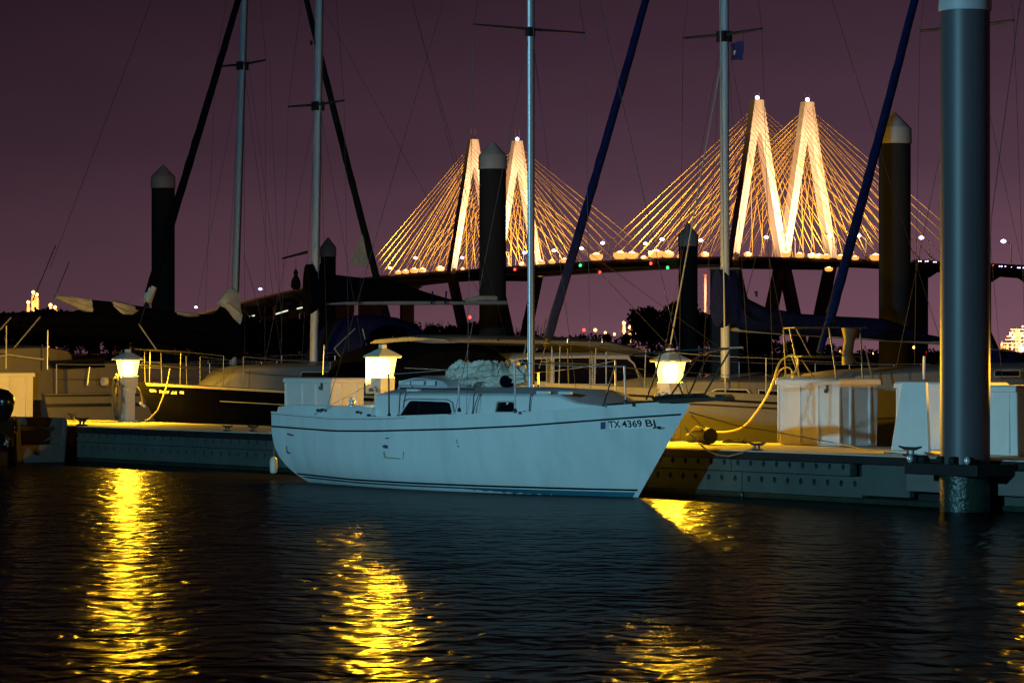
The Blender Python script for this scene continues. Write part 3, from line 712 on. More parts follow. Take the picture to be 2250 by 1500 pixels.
# ropes
def rope(name, label, pts, r_, m, cat='rope'):
    o = MB().tube(pts, r_, 7).build(name, m, None, True); return tag(o, label, cat)
def D3(px, py, t):
    s = sp(px, t); return W(s, t, zp(py, s, t))
rope('mooring_line', 'tan mooring line sagging from the bow to the dock cleat', [D3(a, b_, c) for a, b_, c in ((1506, 940, -1.2), (1518, 955, -1.05), (1532, 970, -.85), (1552, 988, -.6), (1575, 999, -.4), (1600, 1002, -.2), (1630, 995, -.06), (1655, 984, .1), (1663, 982, .15))], .011, 'rope')
rope('mooring_line', 'dark thin line running from the bow across the large dock box', [D3(a, b_, c) for a, b_, c in ((1514, 905, -1.2), (1620, 935, .1), (1700, 948, .9), (1830, 972, 1.2), (1905, 988, .6), (1995, 990, .15))], .007, 'wire')
rope('mooring_line', 'yellow lit line from the bow down to the dark fender', [D3(a, b_, c) for a, b_, c in ((1519, 912, -1.2), (1535, 928, -.3), (1550, 942, 1.0))], .008, 'rope')
rope('stern_line', 'taut tan rope tying the outboard boat to the dock cleat', [D3(a, b_, c) for a, b_, c in ((70, 985, -.9), (110, 962, -.5), (150, 944, -.1), (178, 930, .1))], .012, 'hose')
# yellow hose loops over the large box
r = root('yellow_hose', 'yellow hose looped on the pulpit and hanging down left of the large dock box', 'hose', W(0, 0, 0), TH)
def dl(px, py, t): s = sp(px, t); return (s, t, zp(py, s, t))
def smooth(pts, k=3):
    pts = [Vector(p) for p in pts]; out = []
    for i in range(len(pts)-1):
        p0, p1, p2, p3 = pts[max(i-1, 0)], pts[i], pts[i+1], pts[min(i+2, len(pts)-1)]
        for j in range(k):
            f = j/k
            out.append(.5*((2*p1)+(p2-p0)*f+(2*p0-5*p1+4*p2-p3)*f*f+(3*p1-p0-3*p2+p3)*f**3))
    out.append(pts[-1]); return out
MB().tube(smooth([dl(a, b_, c) for a, b_, c in ((1568, 949, 2.3), (1602, 948, 2.3), (1635, 936, 2.3), (1662, 905, 2.3), (1685, 870, 2.3), (1700, 835, 2.25), (1708, 808, 2.3), (1718, 790, 2.4), (1738, 780, 2.5), (1752, 785, 2.5), (1752, 806, 2.5), (1740, 822, 2.4), (1708, 832, 2.2))]), .0145, 8).build('hose_run', 'yellow', r, True)
MB().tube(smooth([dl(a, b_, c) for a, b_, c in ((1706, 832, 2.3), (1712, 815, 2.45), (1728, 806, 2.5), (1740, 814, 2.5), (1742, 834, 2.5))]), .0125, 8).build('hose_loop', 'yellow', r, True)

# ------------------------------------------------------------------ hull tool
class Hull:
    def __init__(s, xst, xstw, xbow, xboww, hb, sheer, zb=-.35, sw=.75, yc=0., fmax=.42, pw=2.1, ps=1.):
        s.__dict__.update(locals())
    def plan(s, f):
        if f < s.fmax: return s.sw+(1-s.sw)*math.sin(PI/2*f/s.fmax)
        return max(0., 1-((f-s.fmax)/(1-s.fmax))**s.pw)
    def xs(s, q):
        return s.xst+(s.xstw-s.xst)*(1-max(min(q, 1.), -.3))**s.ps
    def P(s, f, z, side, off=0.):
        sh = s.sheer(f); q = z/sh
        x0 = s.xs(q); x1 = s.xboww+(s.xbow-s.xboww)*max(q, -.3)
        v_ = min(1., max(0., (sh-z)/(sh-s.zb)))
        pl = s.plan(f)
        if f > s.fmax: pl *= 1-.18*v_*(f-s.fmax)/(1-s.fmax)
        wd = s.hb*pl*math.sqrt(max(0., 1-v_**4))
        return (x0+f*(x1-x0), s.yc+side*(wd+off), z)
    def build(s, root_, m, mdeck, deckdrop=.0, NS=30, NV=12):
        rings = []
        for i in range(NS+1):
            f = i/NS; sh = s.sheer(f); ring = []
            zs = [sh+(s.zb-sh)*(j/NV) for j in range(NV+1)]
            ring = [s.P(f, z, -1) for z in zs]+[s.P(f, z, 1) for z in reversed(zs[:-1])]
            rings.append(ring)
        mb = MB(); mb.loft(rings, False, False)
        mb.f.append(tuple(range(len(rings[0])))); h = mb.build('hull', m, root_, True)
        d = MB(); rr_ = []
        for i in range(NS+1):
            f = i/NS; z = s.sheer(f)-deckdrop; a = s.P(f, z, -1, -.012); b_ = s.P(f, z, 1, -.012)
            c = ((a[0]+b_[0])/2, s.yc, z+.05*s.plan(f)); rr_.append([a, c, b_])
        d.loft(rr_, False, False); d.build('deck', mdeck, root_, True)
        return h
    def strip(s, root_, name, m, zlo, zhi, f0=0., f1=1., off=.007, sides=(-1, 1), NS=40):
        for sd in sides:
            mb = MB(); rr_ = []
            for i in range(NS+1):
                f = f0+(f1-f0)*i/NS
                a, b_ = zlo(f), zhi(f)
                rr_.append([s.P(f, a, sd, 0), s.P(f, a, sd, off), s.P(f, b_, sd, off), s.P(f, b_, sd, 0)])
            mb.loft(rr_, False, False); mb.build(name, m, root_, True)

# ------------------------------------------------------------------ the white sailboat (moored alongside, bow right)
tc_ = -1.2; sA = sp(1000, tc_)
wb = root('white_sailboat', 'white sailboat moored alongside the dock, lit blue, registration on the bow', 'sailboat', W(sA, tc_, 0), TH)
def X(px, t): return sp(px, t)-sA
def Zl(px, py, t): return zp(py, sp(px, t), t)
HB = 1.22
xst, xbow = X(597, tc_-.92), X(1518, tc_)
def tnear(px): return tc_-HB*interp(px, [(600, .78), (830, .97), (1000, 1.), (1125, .95), (1251, .80), (1376, .52), (1450, .3), (1515, .03)])
shp = [(603, 908), (746, 919.5), (830, 919), (1000, 914.5), (1125, 908.6), (1251, 899), (1376, 890), (1515, 885)]
strp = [(603, 936.5), (746, 946), (830, 946.5), (1000, 942.5), (1125, 936), (1251, 925.5), (1376, 916.5), (1510, 910)]
def ftab(tab): return [((X(p, tnear(p))-xst)/(xbow-xst), Zl(p, y, tnear(p))) for p, y in tab]
sht = ftab(shp); stt = ftab(strp)
sheer = lambda f: interp(f, sht)
H = Hull(xst, X(672, tc_-.8), xbow, X(1402, tc_), HB, sheer, zb=-.30, sw=.76, ps=3.2)
H.build(wb, 'hullgel', 'deck')
H.strip(wb, 'hull_stripe', 'stripe', lambda f: interp(f, stt)-.013, lambda f: interp(f, stt)+.011, 0, .995)
H.strip(wb, 'boot_stripe', 'stripe', lambda f: .082+.05*max(0, .25-f)*4*.6, lambda f: .108+.05*max(0, .25-f)*4*.6, .012, .992)
H.strip(wb, 'antifouling', 'antifoul', lambda f: -.12, lambda f: .066+.05*max(0, .25-f)*4*.6, .02, .99)
H.strip(wb, 'rail_seam', 'rust', lambda f: sheer(f)-.012, lambda f: sheer(f)-.005, 0, .45, .006)
H.strip(wb, 'toe_rail', 'gel', lambda f: sheer(f)-.0, lambda f: sheer(f)+.03, 0, .97, .004)
# cabin trunk
def cab_t(px): return tc_-.88
st_c = []
for px, hw, yt in ((817, .86, 897), (822, .85, 866), (832, .84, 863.5), (960, .82, 864), (1110, .76, 865), (1220, .66, 868), (1262, .56, 884), (1335, .38, 893)):
    x = X(px, tc_-hw); f = (x-xst)/(xbow-xst); zb_ = sheer(f)-.03; zt = Zl(px, yt, tc_-hw)
    st_c.append((x, hw, zb_, max(zt, zb_+.015)))
mb = MB(); rings = []
for x, hw, zb_, zt in st_c:
    h = zt-zb_; wt = hw-.05*min(1, h/.3); cr_ = .085*min(1, h/.3)
    rings.append([(x, -hw, zb_), (x, -wt-.004, zt-.03*min(1, h/.3)), (x, -wt+.03, zt), (x, -wt*.55, zt+cr_*.75), (x, 0, zt+cr_), (x, wt*.55, zt+cr_*.75), (x, wt-.03, zt), (x, wt+.004, zt-.03*min(1, h/.3)), (x, hw, zb_)])
mb.loft(rings, False, False); mb.f.append(tuple(range(9))); mb.f.append(tuple(range(len(mb.v)-1, len(mb.v)-10, -1)))
mb.build('cabin', 'gel', wb, True)
mb = MB(); mb.loft([[(x, y_, z_+.006) for x, y_, z_ in r_[2:7]] for r_ in rings[2:]], False, False); mb.build('cabin_roof', 'deck', wb, True)
def cab_side(px, py, off=.012):  # point on the near cabin side for a photo pixel
    hw = interp(px, [(817, .86), (960, .82), (1110, .76), (1220, .66)]); z = Zl(px, py, tc_-hw+.02)
    f = (X(px, tc_-hw)-xst)/(xbow-xst); zb_ = sheer(f)-.03; zt = interp(X(px, tc_-hw), [(a[0], a[3]) for a in st_c])
    k = min(1, max(0, (z-zb_)/(zt-zb_))); y_ = -(hw-.05*k)
    return Vector((X(px, tc_+y_), y_-off, z))
def window(poly, fr, fm='frame'):
    c = [sum(p[0] for p in poly)/len(poly), sum(p[1] for p in poly)/len(poly)]
    big = [(p[0]+(p[0]-c[0])/abs(p[0]-c[0]+1e-6)*fr, p[1]+(p[1]-c[1])/abs(p[1]-c[1]+1e-6)*fr) for p in poly]
    a = [cab_side(*p, off=.0) for p in big]; b_ = [cab_side(*p, off=.014) for p in big]; c_ = [cab_side(*p, off=.014) for p in poly]; d_ = [cab_side(*p, off=.004) for p in poly]
    mb = MB(); mb.loft([a, b_, c_, d_], True, False); wf = mb.build('window', fm, wb)
    MB().quad(*[cab_side(*p, off=.006) for p in poly]).build('pane', 'glass', wf)
window([(880, 912.5), (890, 897), (901, 881.5), (908, 880), (984, 883), (990, 886), (995, 905), (991, 909)], 3.2)
window([(1091, 904), (1095, 885.5), (1099, 883.5), (1126, 883.5), (1131, 886), (1131, 902), (1128, 904.5)], 2.6, 'brownf')
# the drip moulding over the big window
MB().tube([cab_side(*p, off=.012) for p in ((888, 880), (900, 876), (985, 877.5), (996, 884), (1000, 905))], .007, 6).build('window_hood', 'hose', wb)
# straps / stains down the cabin side
for pts in (((893, 862), (889, 880), (886, 902)), ((1054, 864), (1046, 884), (1040, 910)), ((1058, 864), (1051, 884), (1046, 910)), ((1172, 866), (1169, 882), (1166, 905))):
    MB().tube([cab_side(*p, off=.008) for p in pts], .006, 5).build('strap', 'rust', wb)
for p in ((881, 914), (995, 911), (1030, 911), (1158, 905)):
    q = cab_side(*p, off=.05); MB().lathe([(.012, -.02), (.03, -.012), (.03, .012), (.012, .02)], q, 10).build('deck_fitting', 'rubber', wb, True)
# hatch turtle + slats on the roof
z0 = rings[3][4][2]; xa, xb_ = X(868, tc_-.5), X(1000, tc_-.3)
mb = MB(); rr_ = []
for f, h in ((0, .03), (.08, .11), (.3, .155), (.6, .15), (.9, .10), (1., .02)):
    x = xa+(xb_-xa)*f; rr_.append([(x, -.46, z0-.05), (x, -.43, z0+h*.8), (x, -.2, z0+h), (x, .2, z0+h), (x, .43, z0+h*.8), (x, .46, z0-.05)])
mb.loft(rr_, False, False); mb.f.append(tuple(range(6))); mb.f.append(tuple(range(len(mb.v)-1, len(mb.v)-7, -1))); mb.build('sliding_hatch', 'deck', wb, True)
for (a, b_) in ((876, 930), (936, 954)):
    MB().box(X(a, tc_-.5), X(b_, tc_-.5), -.50, -.475, z0+.02, z0+.085).build('hatch_board', 'gel', wb, bevel=.006)
MB().box(X(868, tc_-.6), X(1030, tc_-.6), -.52, -.50, z0-.045, z0-.015).build('hatch_rail', 'wood', wb)
for a in (895, 1180, 1228): MB().box(X(a, tc_-.62), X(a+26, tc_-.62), -.64, -.58, rings[4][2][2]+.0, rings[4][2][2]+.045).build('handrail', 'gel', wb, bevel=.008)
# foredeck hatch
MB().box(X(1215, tc_), X(1265, tc_), -.22, .22, sheer(.68)+.12, sheer(.68)+.2).build('fore_hatch', 'glass', wb, bevel=.01)
# cockpit coamings
for sd in (-1, 1):
    mb = MB(); rr_ = []
    for px, yt, hw in ((607, 893, .80), (640, 888.5, .86), (720, 891, .90), (812, 893.5, .94)):
        x = X(px, tc_-hw); f = (x-xst)/(xbow-xst); zb_ = sheer(f)-.03; zt = Zl(px, yt, tc_-hw)
        rr_.append([(x, sd*hw, zb_), (x, sd*(hw-.035), zt), (x, sd*(hw-.17), zt), (x, sd*(hw-.17), zb_)])
    mb.loft(rr_); mb.build('cockpit_coaming', 'gel', wb, bevel=.012)
x0_ = X(607, tc_-.8); mb = MB().box(x0_-.02, x0_+.06, -.74, .74, sheer(0)-.03, Zl(607, 893, tc_-.8)); mb.build('stern_coaming', 'gel', wb, bevel=.012)
MB().box(X(690, tc_-.5), X(700, tc_-.5)+.05, -.6, .6, sheer(.1)+.0, sheer(.1)+.07).build('traveller', 'dsteel', wb)
for px, sd in ((773, -.86), (775, .86)):
    z_ = Zl(773, 893, tc_-.9); MB().lathe([(.05, 0), (.05, .02), (.032, .04), (.032, .07), (.045, .085), (.045, .095), (.015, .1)], (X(px, tc_+sd), sd, z_), 14).build('winch', 'steel', wb, True)
for px, py in ((694, 901), (704, 900), (786, 905), (812, 912), (682, 928)):
    MB().lathe([(.01, -.02), (.03, -.012), (.035, .0), (.03, .012), (.01, .02)], (X(px, tc_-1.0), -interp(px, [(600, .90), (830, 1.0)])-.02, Zl(px, py, tc_-1.0)), 10).build('block', 'dsteel', wb, True)
# stanchions and lifelines
stn = []
for px, yb, yt, t_, m in ((855, 915, 822, -1.08, 'dsteel'), (1009, 903, 845, -1.12, 'steel'), (1132, 905, 794, -1.05, 'steel'), (1375, 886, 804, -.55, 'steel'), (1183, 852, 818, 1.05, 'steel'), (1353, 868, 792, .8, 'steel')):
    a = (X(px, tc_+t_), t_, Zl(px, yb, tc_+t_)); b_ = (X(px-1 if px != 1375 else px-3, tc_+t_), t_, Zl(px, yt, tc_+t_)); stn.append(b_)
    MB().tube([a, b_], .0125, 8).build('stanchion', m, wb, True)
    MB().lathe([(.028, -.01), (.028, .02), (.015, .05)], a, 8).build('stanchion_base', 'dsteel', wb)
MB().tube(sag(stn[0], stn[2], .02)+sag(stn[2], stn[3], .03)[1:], .005, 5).build('lifeline', 'litwire', wb)
MB().tube(sag(stn[4], stn[5], .02), .005, 5).build('lifeline', 'litwire', wb)
MB().tube([(X(690, tc_-.9), -.9, sheer(.1)+.02), stn[0]], .004, 5).build('lifeline', 'litwire', wb)
MB().tube(sag(stn[4], (X(890, tc_+.9), .9, Zl(890, 808, tc_+.9)), .01), .005, 5).build('lifeline', 'litwire', wb)
# mast, spreaders, boom, rigging
xm = X(1166, tc_); zm0 = Zl(1168, 848, tc_); ztop = 11.2
MB().tube([(xm, 0, zm0-.12), (xm-.02, 0, ztop)], .046, 16, flat=.85).build('mast', 'alu', wb, True)
MB().tube([(xm+.075, .0, zm0+.02), (xm+.07, 0, ztop)], .011, 8).build('sail_track', 'wire', wb, True)
zs = Zl(1166, 65, tc_)
for sd in (-1, 1):
    MB().tube([(xm, 0, zs), (xm-.02, sd*.98, zs+.01)], [.022, .014], 8).build('spreader', 'wire', wb, True)
    MB().tube([(xm-.02, sd*.98, zs), (xm-.02, 0, ztop-.2)], .004, 5).build('shroud', 'wire', wb)
    MB().tube([(xm-.02, sd*.98, zs), (xm-.02, sd*1.1, sheer(.6))], .004, 5).build('shroud', 'wire', wb)
    MB().tube([(xm, sd*.03, zs-.1), (xm-.3, sd*1.1, sheer(.6))], .004, 5).build('shroud', 'wire', wb)
MB().box(xm-.05, xm+.03, -.06, .06, zs-.10, zs+.03).build('spreader_bracket', 'rubber', wb)
MB().tube([(xm, 0, ztop-.1), (xbow-.02, 0, sheer(1)+.02)], .005, 5).build('forestay', 'wire', wb)
MB().tube([(xm, 0, ztop-.1), (xst+.1, 0, sheer(0)+.02)], .004, 5).build('backstay', 'wire', wb)
zb1 = Zl(1080, 832, tc_); xbA, xbB = X(990, tc_), xm-.06
MB().tube([(xbB, 0, zb1+.02), (xbA, 0, zb1+.0)], .045, 12).build('boom', 'alu', wb, True)
# creased sail bundled on the boom
rings = []; NB, NR = 90, 56
for i in range(NB+1):
    f = i/NB; x = xbA+(xbB-.02-xbA)*f
    rad = .24*interp(f, [(0, .15), (.04, .62), (.12, .95), (.3, .85), (.55, .98), (.8, .9), (.95, .7), (1, .3)])
    ring = []
    for j in range(NR):
        a = 2*PI*j/NR
        a2 = a+1.6*math.sin(x*2.1)+.8*noise.noise(Vector((x*1.5, 4, 1)))
        q = Vector((x*1.1, math.cos(a2)*1.5, math.sin(a2)*1.5))
        nn = 1.25*(1-2.0*abs(noise.noise(q*1.3+Vector((3, 1, 2)))))*.60+.45*abs(noise.noise(q*2.6+Vector((f*2, 0, 0))))
        rr2 = rad*(.68+.55*nn); drop = .65 if math.sin(a) < 0 else .9
        ring.append((x+.05*noise.noise(q*2), math.cos(a)*rr2*1.05, zb1+.03+math.sin(a)*rr2*drop))
    rings.append(ring)
MB().loft(rings).build('furled_mainsail', 'bundle', wb, True)
for f in (.22, .5, .78):
    x = xbA+(xbB-xbA)*f; MB().tube([(x+.01*math.sin(q), math.cos(q/12*2*PI)*.235, zb1+.03+math.sin(q/12*2*PI)*.19) for q in range(13)], .006, 5, False).build('sail_tie', 'rope', wb)
MB().tube([(X(1108, tc_-.25), -.235, Zl(1108, 838, tc_-.25)), (X(1108, tc_-.2), -.12, Zl(1108, 838, tc_-.25))], .085, 16).build('dark_hollow', 'darkcanvas', wb, True)  # black disc stands in for the dark hollow in the sail bundle
MB().tube(smooth([(xm-.03, -.05, zm0+.62), (xm-.10, -.05, zm0+.40), (xm-.2, -.04, zm0+.28), (xm-.26, -.04, zm0+.2)]), .010, 6).build('halyard', 'rope', wb, True)
MB().tube(smooth([(xm-.01, -.06, zm0+.25), (xm-.07, -.07, zm0+.12), (xm-.02, -.06, zm0+.0)]), .008, 6).build('halyard', 'rope', wb, True)
# bowsprit platform and pulpit
zsp = lambda px: Zl(px, interp(px, [(1340, 893), (1440, 883), (1515, 878), (1606, 874)]), tc_)
mb = MB(); rr_ = []
for px, hw in ((1345, .34), (1440, .25), (1515, .16), (1580, .12), (1606, .07)):
    x = X(px, tc_); z = zsp(px); rr_.append([(x, -hw, z-.03), (x, hw, z-.03), (x, hw, z+.02), (x, -hw, z+.02)])
mb.loft(rr_); mb.build('bowsprit', 'wood', wb, bevel=.006)
MB().box(X(1582, tc_), X(1600, tc_), -.09, .09, zsp(1590)+.018, zsp(1590)+.05).build('bow_roller', 'dsteel', wb, bevel=.01)
MB().tube([(X(1440, tc_), -.05, zsp(1440)+.05), (X(1470, tc_), -.02, zsp(1460)+.06), (X(1545, tc_), 0, zsp(1540)+.05), (X(1560, tc_), 0, zsp(1550)+.02)], [.02, .035, .03, .015], 8).build('anchor', 'rubber', wb, True)
def pl(px, py, t_): return (X(px, tc_+t_), t_, Zl(px, py, tc_+t_))
tipn = [pl(1391, 779, -.50), pl(1440, 774, -.47), pl(1500, 769.5, -.40), pl(1560, 767, -.25), pl(1606, 765, -.08)]
tipf = [pl(1606, 765, .0), pl(1583, 768, .12), pl(1552, 775, .30), pl(1533, 784, .42), pl(1515, 800, .48)]
MB().tube(tipn+[tipf[0]], .0125, 8).build('pulpit_rail', 'dsteel', wb, True); MB().tube(tipf, .0125, 8).build('pulpit_rail', 'dsteel', wb, True)
MB().tube([pl(1604, 764, -.1), pl(1632, 763, .1)], .0125, 8).build('pulpit_rail', 'steel', wb, True)
for a, b_ in ((pl(1548, 866, -.1), pl(1606, 766, -.06)), (pl(1511, 871, -.2), pl(1557, 777, .25)), (pl(1471, 873, -.3), pl(1533, 784, .40)), (pl(1420, 877, -.42), pl(1441, 820, -.45)), (pl(1501, 869, .1), pl(1490, 842, .1)), (pl(1325, 893, -.58), pl(1352, 803, -.55)), (pl(1441, 820, -.45), pl(1452, 773, -.45))):
    MB().tube([a, b_], .012, 8).build('pulpit_leg', 'dsteel', wb, True)
# fittings, scuffs and numbers on the hull
def hullpt(px, py, off=.004):
    f = (px-597)/(1518-597)
    for _ in range(12):
        P = H.P(f, .8, -1); t_ = tc_+P[1]; z = Zl(px, py, t_); xx = X(px, t_)
        sh = sheer(f); q = z/sh; x0 = H.xs(q); x1 = H.xboww+(H.xbow-H.xboww)*q
        # second pass with the depth at this height
        P = H.P(f, z, -1); t_ = tc_+P[1]; z = Zl(px, py, t_); xx = X(px, t_)
        f = (xx-x0)/(x1-x0)
    P = H.P(f, z, -1, off); return Vector(P)
def patch(pts, name, m, off=.004): MB().quad(*[hullpt(*p, off=off) for p in pts]).build(name, m, wb)
patch([(1320, 943), (1320, 927), (1331, 926.5), (1331, 942)], 'sticker', 'purple')
for a, b_ in ((1340, 1367), (1368, 1417), (1418, 1441)):
    patch([(a, 943-(a-1340)*.035), (a, 924-(a-1340)*.035), (b_, 924-(b_-1340)*.035), (b_, 943-(b_-1340)*.035)], 'number_plate', 'plate', .004)
for txt, a, b_ in (('TX', 1340, 1366), ('4369', 1369, 1414), ('BJ', 1419, 1441)):
    p, q = hullpt(a, 939.5-(a-1340)*.035, .007), hullpt(b_, 939.5-(b_-1340)*.035, .007)
    up = hullpt(a, 925-(a-1340)*.035, .007)-p; dx = (q-p); xax = dx.normalized(); zax = xax.cross(up.normalized()); zax.normalize(); yax = zax.cross(xax)
    o = text(txt, 'letter', wb, (0, 0, 0), (0, 0, 0), .135, 'lettering', .001, .0022)
    bpy.context.view_layer.update()
    wd = o.dimensions.x or .2
    o.matrix_local = Matrix.Translation(p) @ Matrix((xax, yax, zax)).transposed().to_4x4() @ Matrix.Diagonal((dx.length*.97/wd, 1., 1., 1.))
MB().lathe([(.01, -.02), (.03, -.015), (.04, 0), (.03, .015), (.01, .02)], hullpt(1451, 939, .02), 10).build('bow_eye', 'dsteel', wb, True)
MB().lathe([(.008, -.012), (.02, 0), (.008, .012)], hullpt(1459, 939, .03), 10).build('bow_eye', 'steel', wb, True)
for p in ((1003, 967), (1005, 972), (1007, 980)): MB().lathe([(.004, -.012), (.013, 0), (.004, .012)], hullpt(*p, off=.002), 8).build('drain_hole', 'rust', wb)
patch([(631, 955), (631, 951), (645, 954), (645, 958)], 'scuff', 'rust', .003)
patch([(629, 979), (631, 979), (632, 992), (638, 993), (638, 997), (630, 995)], 'scuff', 'rust', .003)
patch([(842, 992), (844, 1006), (880, 1009), (880, 1006), (848, 1003), (845, 990)], 'scuff', 'brownf', .003)
patch([(840, 979), (846, 976), (853, 979), (852, 985), (843, 984)], 'scuff', 'purple', .003)
patch([(846, 962), (855, 961), (855, 963), (847, 964)], 'scuff', 'dsteel', .003)
patch([(885, 1006), (887, 991), (888, 991), (886, 1010)], 'scuff', 'antifoul', .003)
r = root('boat_fender', 'small scuffed white fender hanging by the sailboat stern', 'fender', D3(601, 1022, -1.75), TH)
MB().lathe([(.02, -.13), (.05, -.11), (.058, -.05), (.058, .06), (.045, .11), (.02, .13)], n=16).build('body', 'cordw', r, True)
MB().tube([(0, 0, .12), (.05, 0, .5)], .006, 5).build('rope_tail', 'rope', r)

# ------------------------------------------------------------------ boats in the slips behind the dock (axis across the dock)
def slip_boat(name, label, s0, t0, L, hb, z0, z1, z2, hm, bow_near=True, dm='cream'):
    r = root(name, label, 'sailboat', W(s0, t0, 0), PH)
    if bow_near: Hh = Hull(L, L-.25, 0., .75, hb, lambda f: interp(f, [(0, z2), (.5, z1), (1, z0)]), sw=.72)
    else: Hh = Hull(0., .25, L, L-.9, hb, lambda f: interp(f, [(0, z0), (.5, z1), (1, z2)]), sw=.72)
    Hh.build(r, hm, dm)
    return r, Hh
class SB:   # pixel to local conversions for a slip boat, yl = local y (minus = camera side)
    def __init__(s, s0, t0): s.s0 = s0; s.t0 = t0
    def p(s, px, py, yl=0.):
        ss = s.s0-yl; t_ = tp(px, ss); return Vector((t_-s.t0, yl, zp(py, ss, t_)))
def trunk(r, b_, st, m='cream', roofm=None, name='cabin'):
    rings = []
    for px, py, hw, h in st:
        P = b_.p(px, py, -hw); zt = P.z; wt = hw-.06
        zq = min(zt-h, .98); rings.append([(P.x, -hw, zq), (P.x, -wt-.01, zt-.02), (P.x, -wt+.03, zt), (P.x, 0, zt+.06), (P.x, wt-.03, zt), (P.x, wt+.01, zt-.02), (P.x, hw, zq)])
    mb = MB(); mb.loft(rings, False, False); mb.f.append(tuple(range(7))); mb.f.append(tuple(range(len(mb.v)-1, len(mb.v)-8, -1)))
    mb.build(name, m, r, True)
def pane(r, b_, poly, yl, fm='frame', fr=2.):
    c = [sum(p[0] for p in poly)/len(poly), sum(p[1] for p in poly)/len(poly)]
    big = [(c[0]+(p[0]-c[0])*1.0+math.copysign(fr, p[0]-c[0]), p[1]+math.copysign(fr, p[1]-c[1])) for p in poly]
    mb = MB(); mb.loft([[b_.p(*p, yl) for p in big], [b_.p(*p, yl-.02) for p in big], [b_.p(*p, yl-.02) for p in poly], [b_.p(*p, yl-.005) for p in poly]], True, False)
    wf = mb.build('window', fm, r); MB().quad(*[b_.p(*p, yl-.008) for p in poly]).build('pane', 'glass', wf)
def cover(r, b_, st, m, name='sail_cover', th=.13, seed=1):
    rings = []; N = 18; dense = []
    for (a, c), (d, e_) in zip([(q[0], q[1:]) for q in st], [(q[0], q[1:]) for q in st[1:]]):
        for k in range(4): dense.append((a+(d-a)*k/4, c[0]+(e_[0]-c[0])*k/4, c[1]+(e_[1]-c[1])*k/4))
    dense.append(st[-1][:3])
    for px, y0, y1 in dense:
        A = b_.p(px, y0); B = b_.p(px, y1); hc_ = (A.z+B.z)/2; hh = (A.z-B.z)/2
        ring = []
        for j in range(N):
            a = 2*PI*j/N; nn = 1+.16*noise.noise(Vector((A.x*3+seed, math.cos(a)*1.5, math.sin(a)*1.5)))
            tw = min(th, hh*1.2+.03)*(1.25 if math.sin(a) < 0 else .85)
            ring.append((A.x, math.cos(a)*tw*nn, hc_+math.sin(a)*hh))
        rings.append(ring)
    MB().loft(rings).build(name, m, r, True)
def furl(r, b_, p0, p1, r0, r1, m, ext=1.5, name='furled_genoa'):
    A, B = b_.p(*p0), b_.p(*p1); E = A+(B-A)*ext; pts = []; rad = []
    for i in range(41):
        f = i/40; pts.append(A.lerp(E, f)+Vector((0, 0, -.12*4*f*(1-f)))+Vector((.012*noise.noise(Vector((f*30, 0, 0))), .0, 0)))
        rad.append((r0+(r1-r0)*min(1, f*ext))*(1+.10*noise.noise(Vector((f*45, 2, 1)))))
    MB().tube(pts, rad, 12).build(name, m, r, True)
    MB().lathe([(.03, -.12), (.07, -.10), (.03, -.04), (.03, .02), (.07, .04), (.05, .06)], A, 12).build('furling_drum', 'rubber', r, True)
    MB().tube([A, A-(B-A).normalized()*.5], .008, 6).build('forestay', 'wire', r)
def wire(r, b_, p0, p1, rad=.005, ext=1., m='wire', y0=0., y1=0., name='rigging_wire'):
    A, B = b_.p(*p0, y0), b_.p(*p1, y1); MB().tube([A, A+(B-A)*ext], rad, 5).build(name, m, r)
def mast(r, b_, pxb, yb, pxt, rad, m, spread, zt=12.5, ys=0, hw=1.0, chain=1.3, zdeck=1.2):
    A = b_.p(pxb, yb); B = Vector(b_.p(pxt, 0)); d = (B-A)/(B.z-A.z); E = A+d*(zt-A.z)
    MB().tube([A-d*.1, E], [rad, rad], 16, flat=.8).build('mast', m, r, True)
    MB().tube([A+Vector((.0, -rad-.02, .2)), E+Vector((0, -rad-.01, 0))], .008, 6).build('halyard', 'wire', r)
    zsx = b_.p(spread[0], spread[1]).z
    C_ = A+d*(zsx-A.z)
    for sd in (-1, 1):
        tip = C_+Vector((-.05, sd*hw, .02))
        MB().tube([C_, tip], [.03, .018], 8).build('spreader', 'wire', r, True)
        MB().tube([tip, E], .004, 5).build('shroud', 'wire', r)
        MB().tube([tip, Vector((A.x, sd*chain, zdeck))], .004, 5).build('shroud', 'wire', r)
        for dx in (-.5, .5): MB().tube([C_+Vector((0, sd*.08, -.1)), Vector((A.x+dx, sd*chain, zdeck))], .004, 5).build('shroud', 'wire', r)
    MB().box(C_.x-.1, C_.x+.1, -.09, .09, C_.z-.12, C_.z+.06).build('spreader_bracket', 'rubber', r)
    return A, C_, E
def lifelines(r, Hh, f0, f1, n, h=.6, m='steel', sides=(-1, 1)):
    for sd in sides:
        tops = []
        for i in range(n):
            f = f0+(f1-f0)*i/(n-1); p = Vector(Hh.P(f, Hh.sheer(f), sd, -.06)); q = p+Vector((0, 0, h)); tops.append(q)
            MB().tube([p, q], .0125, 7).build('stanchion', m, r, True)
        for k in (1., .5):
            pts = []
            for a, c in zip(tops, tops[1:]): pts += sag(a-Vector((0, 0, h*(1-k))), c-Vector((0, 0, h*(1-k))), .015, 4)
            MB().tube(pts, .0045, 5).build('lifeline', 'litwire' if k == 1. else 'wire', r)
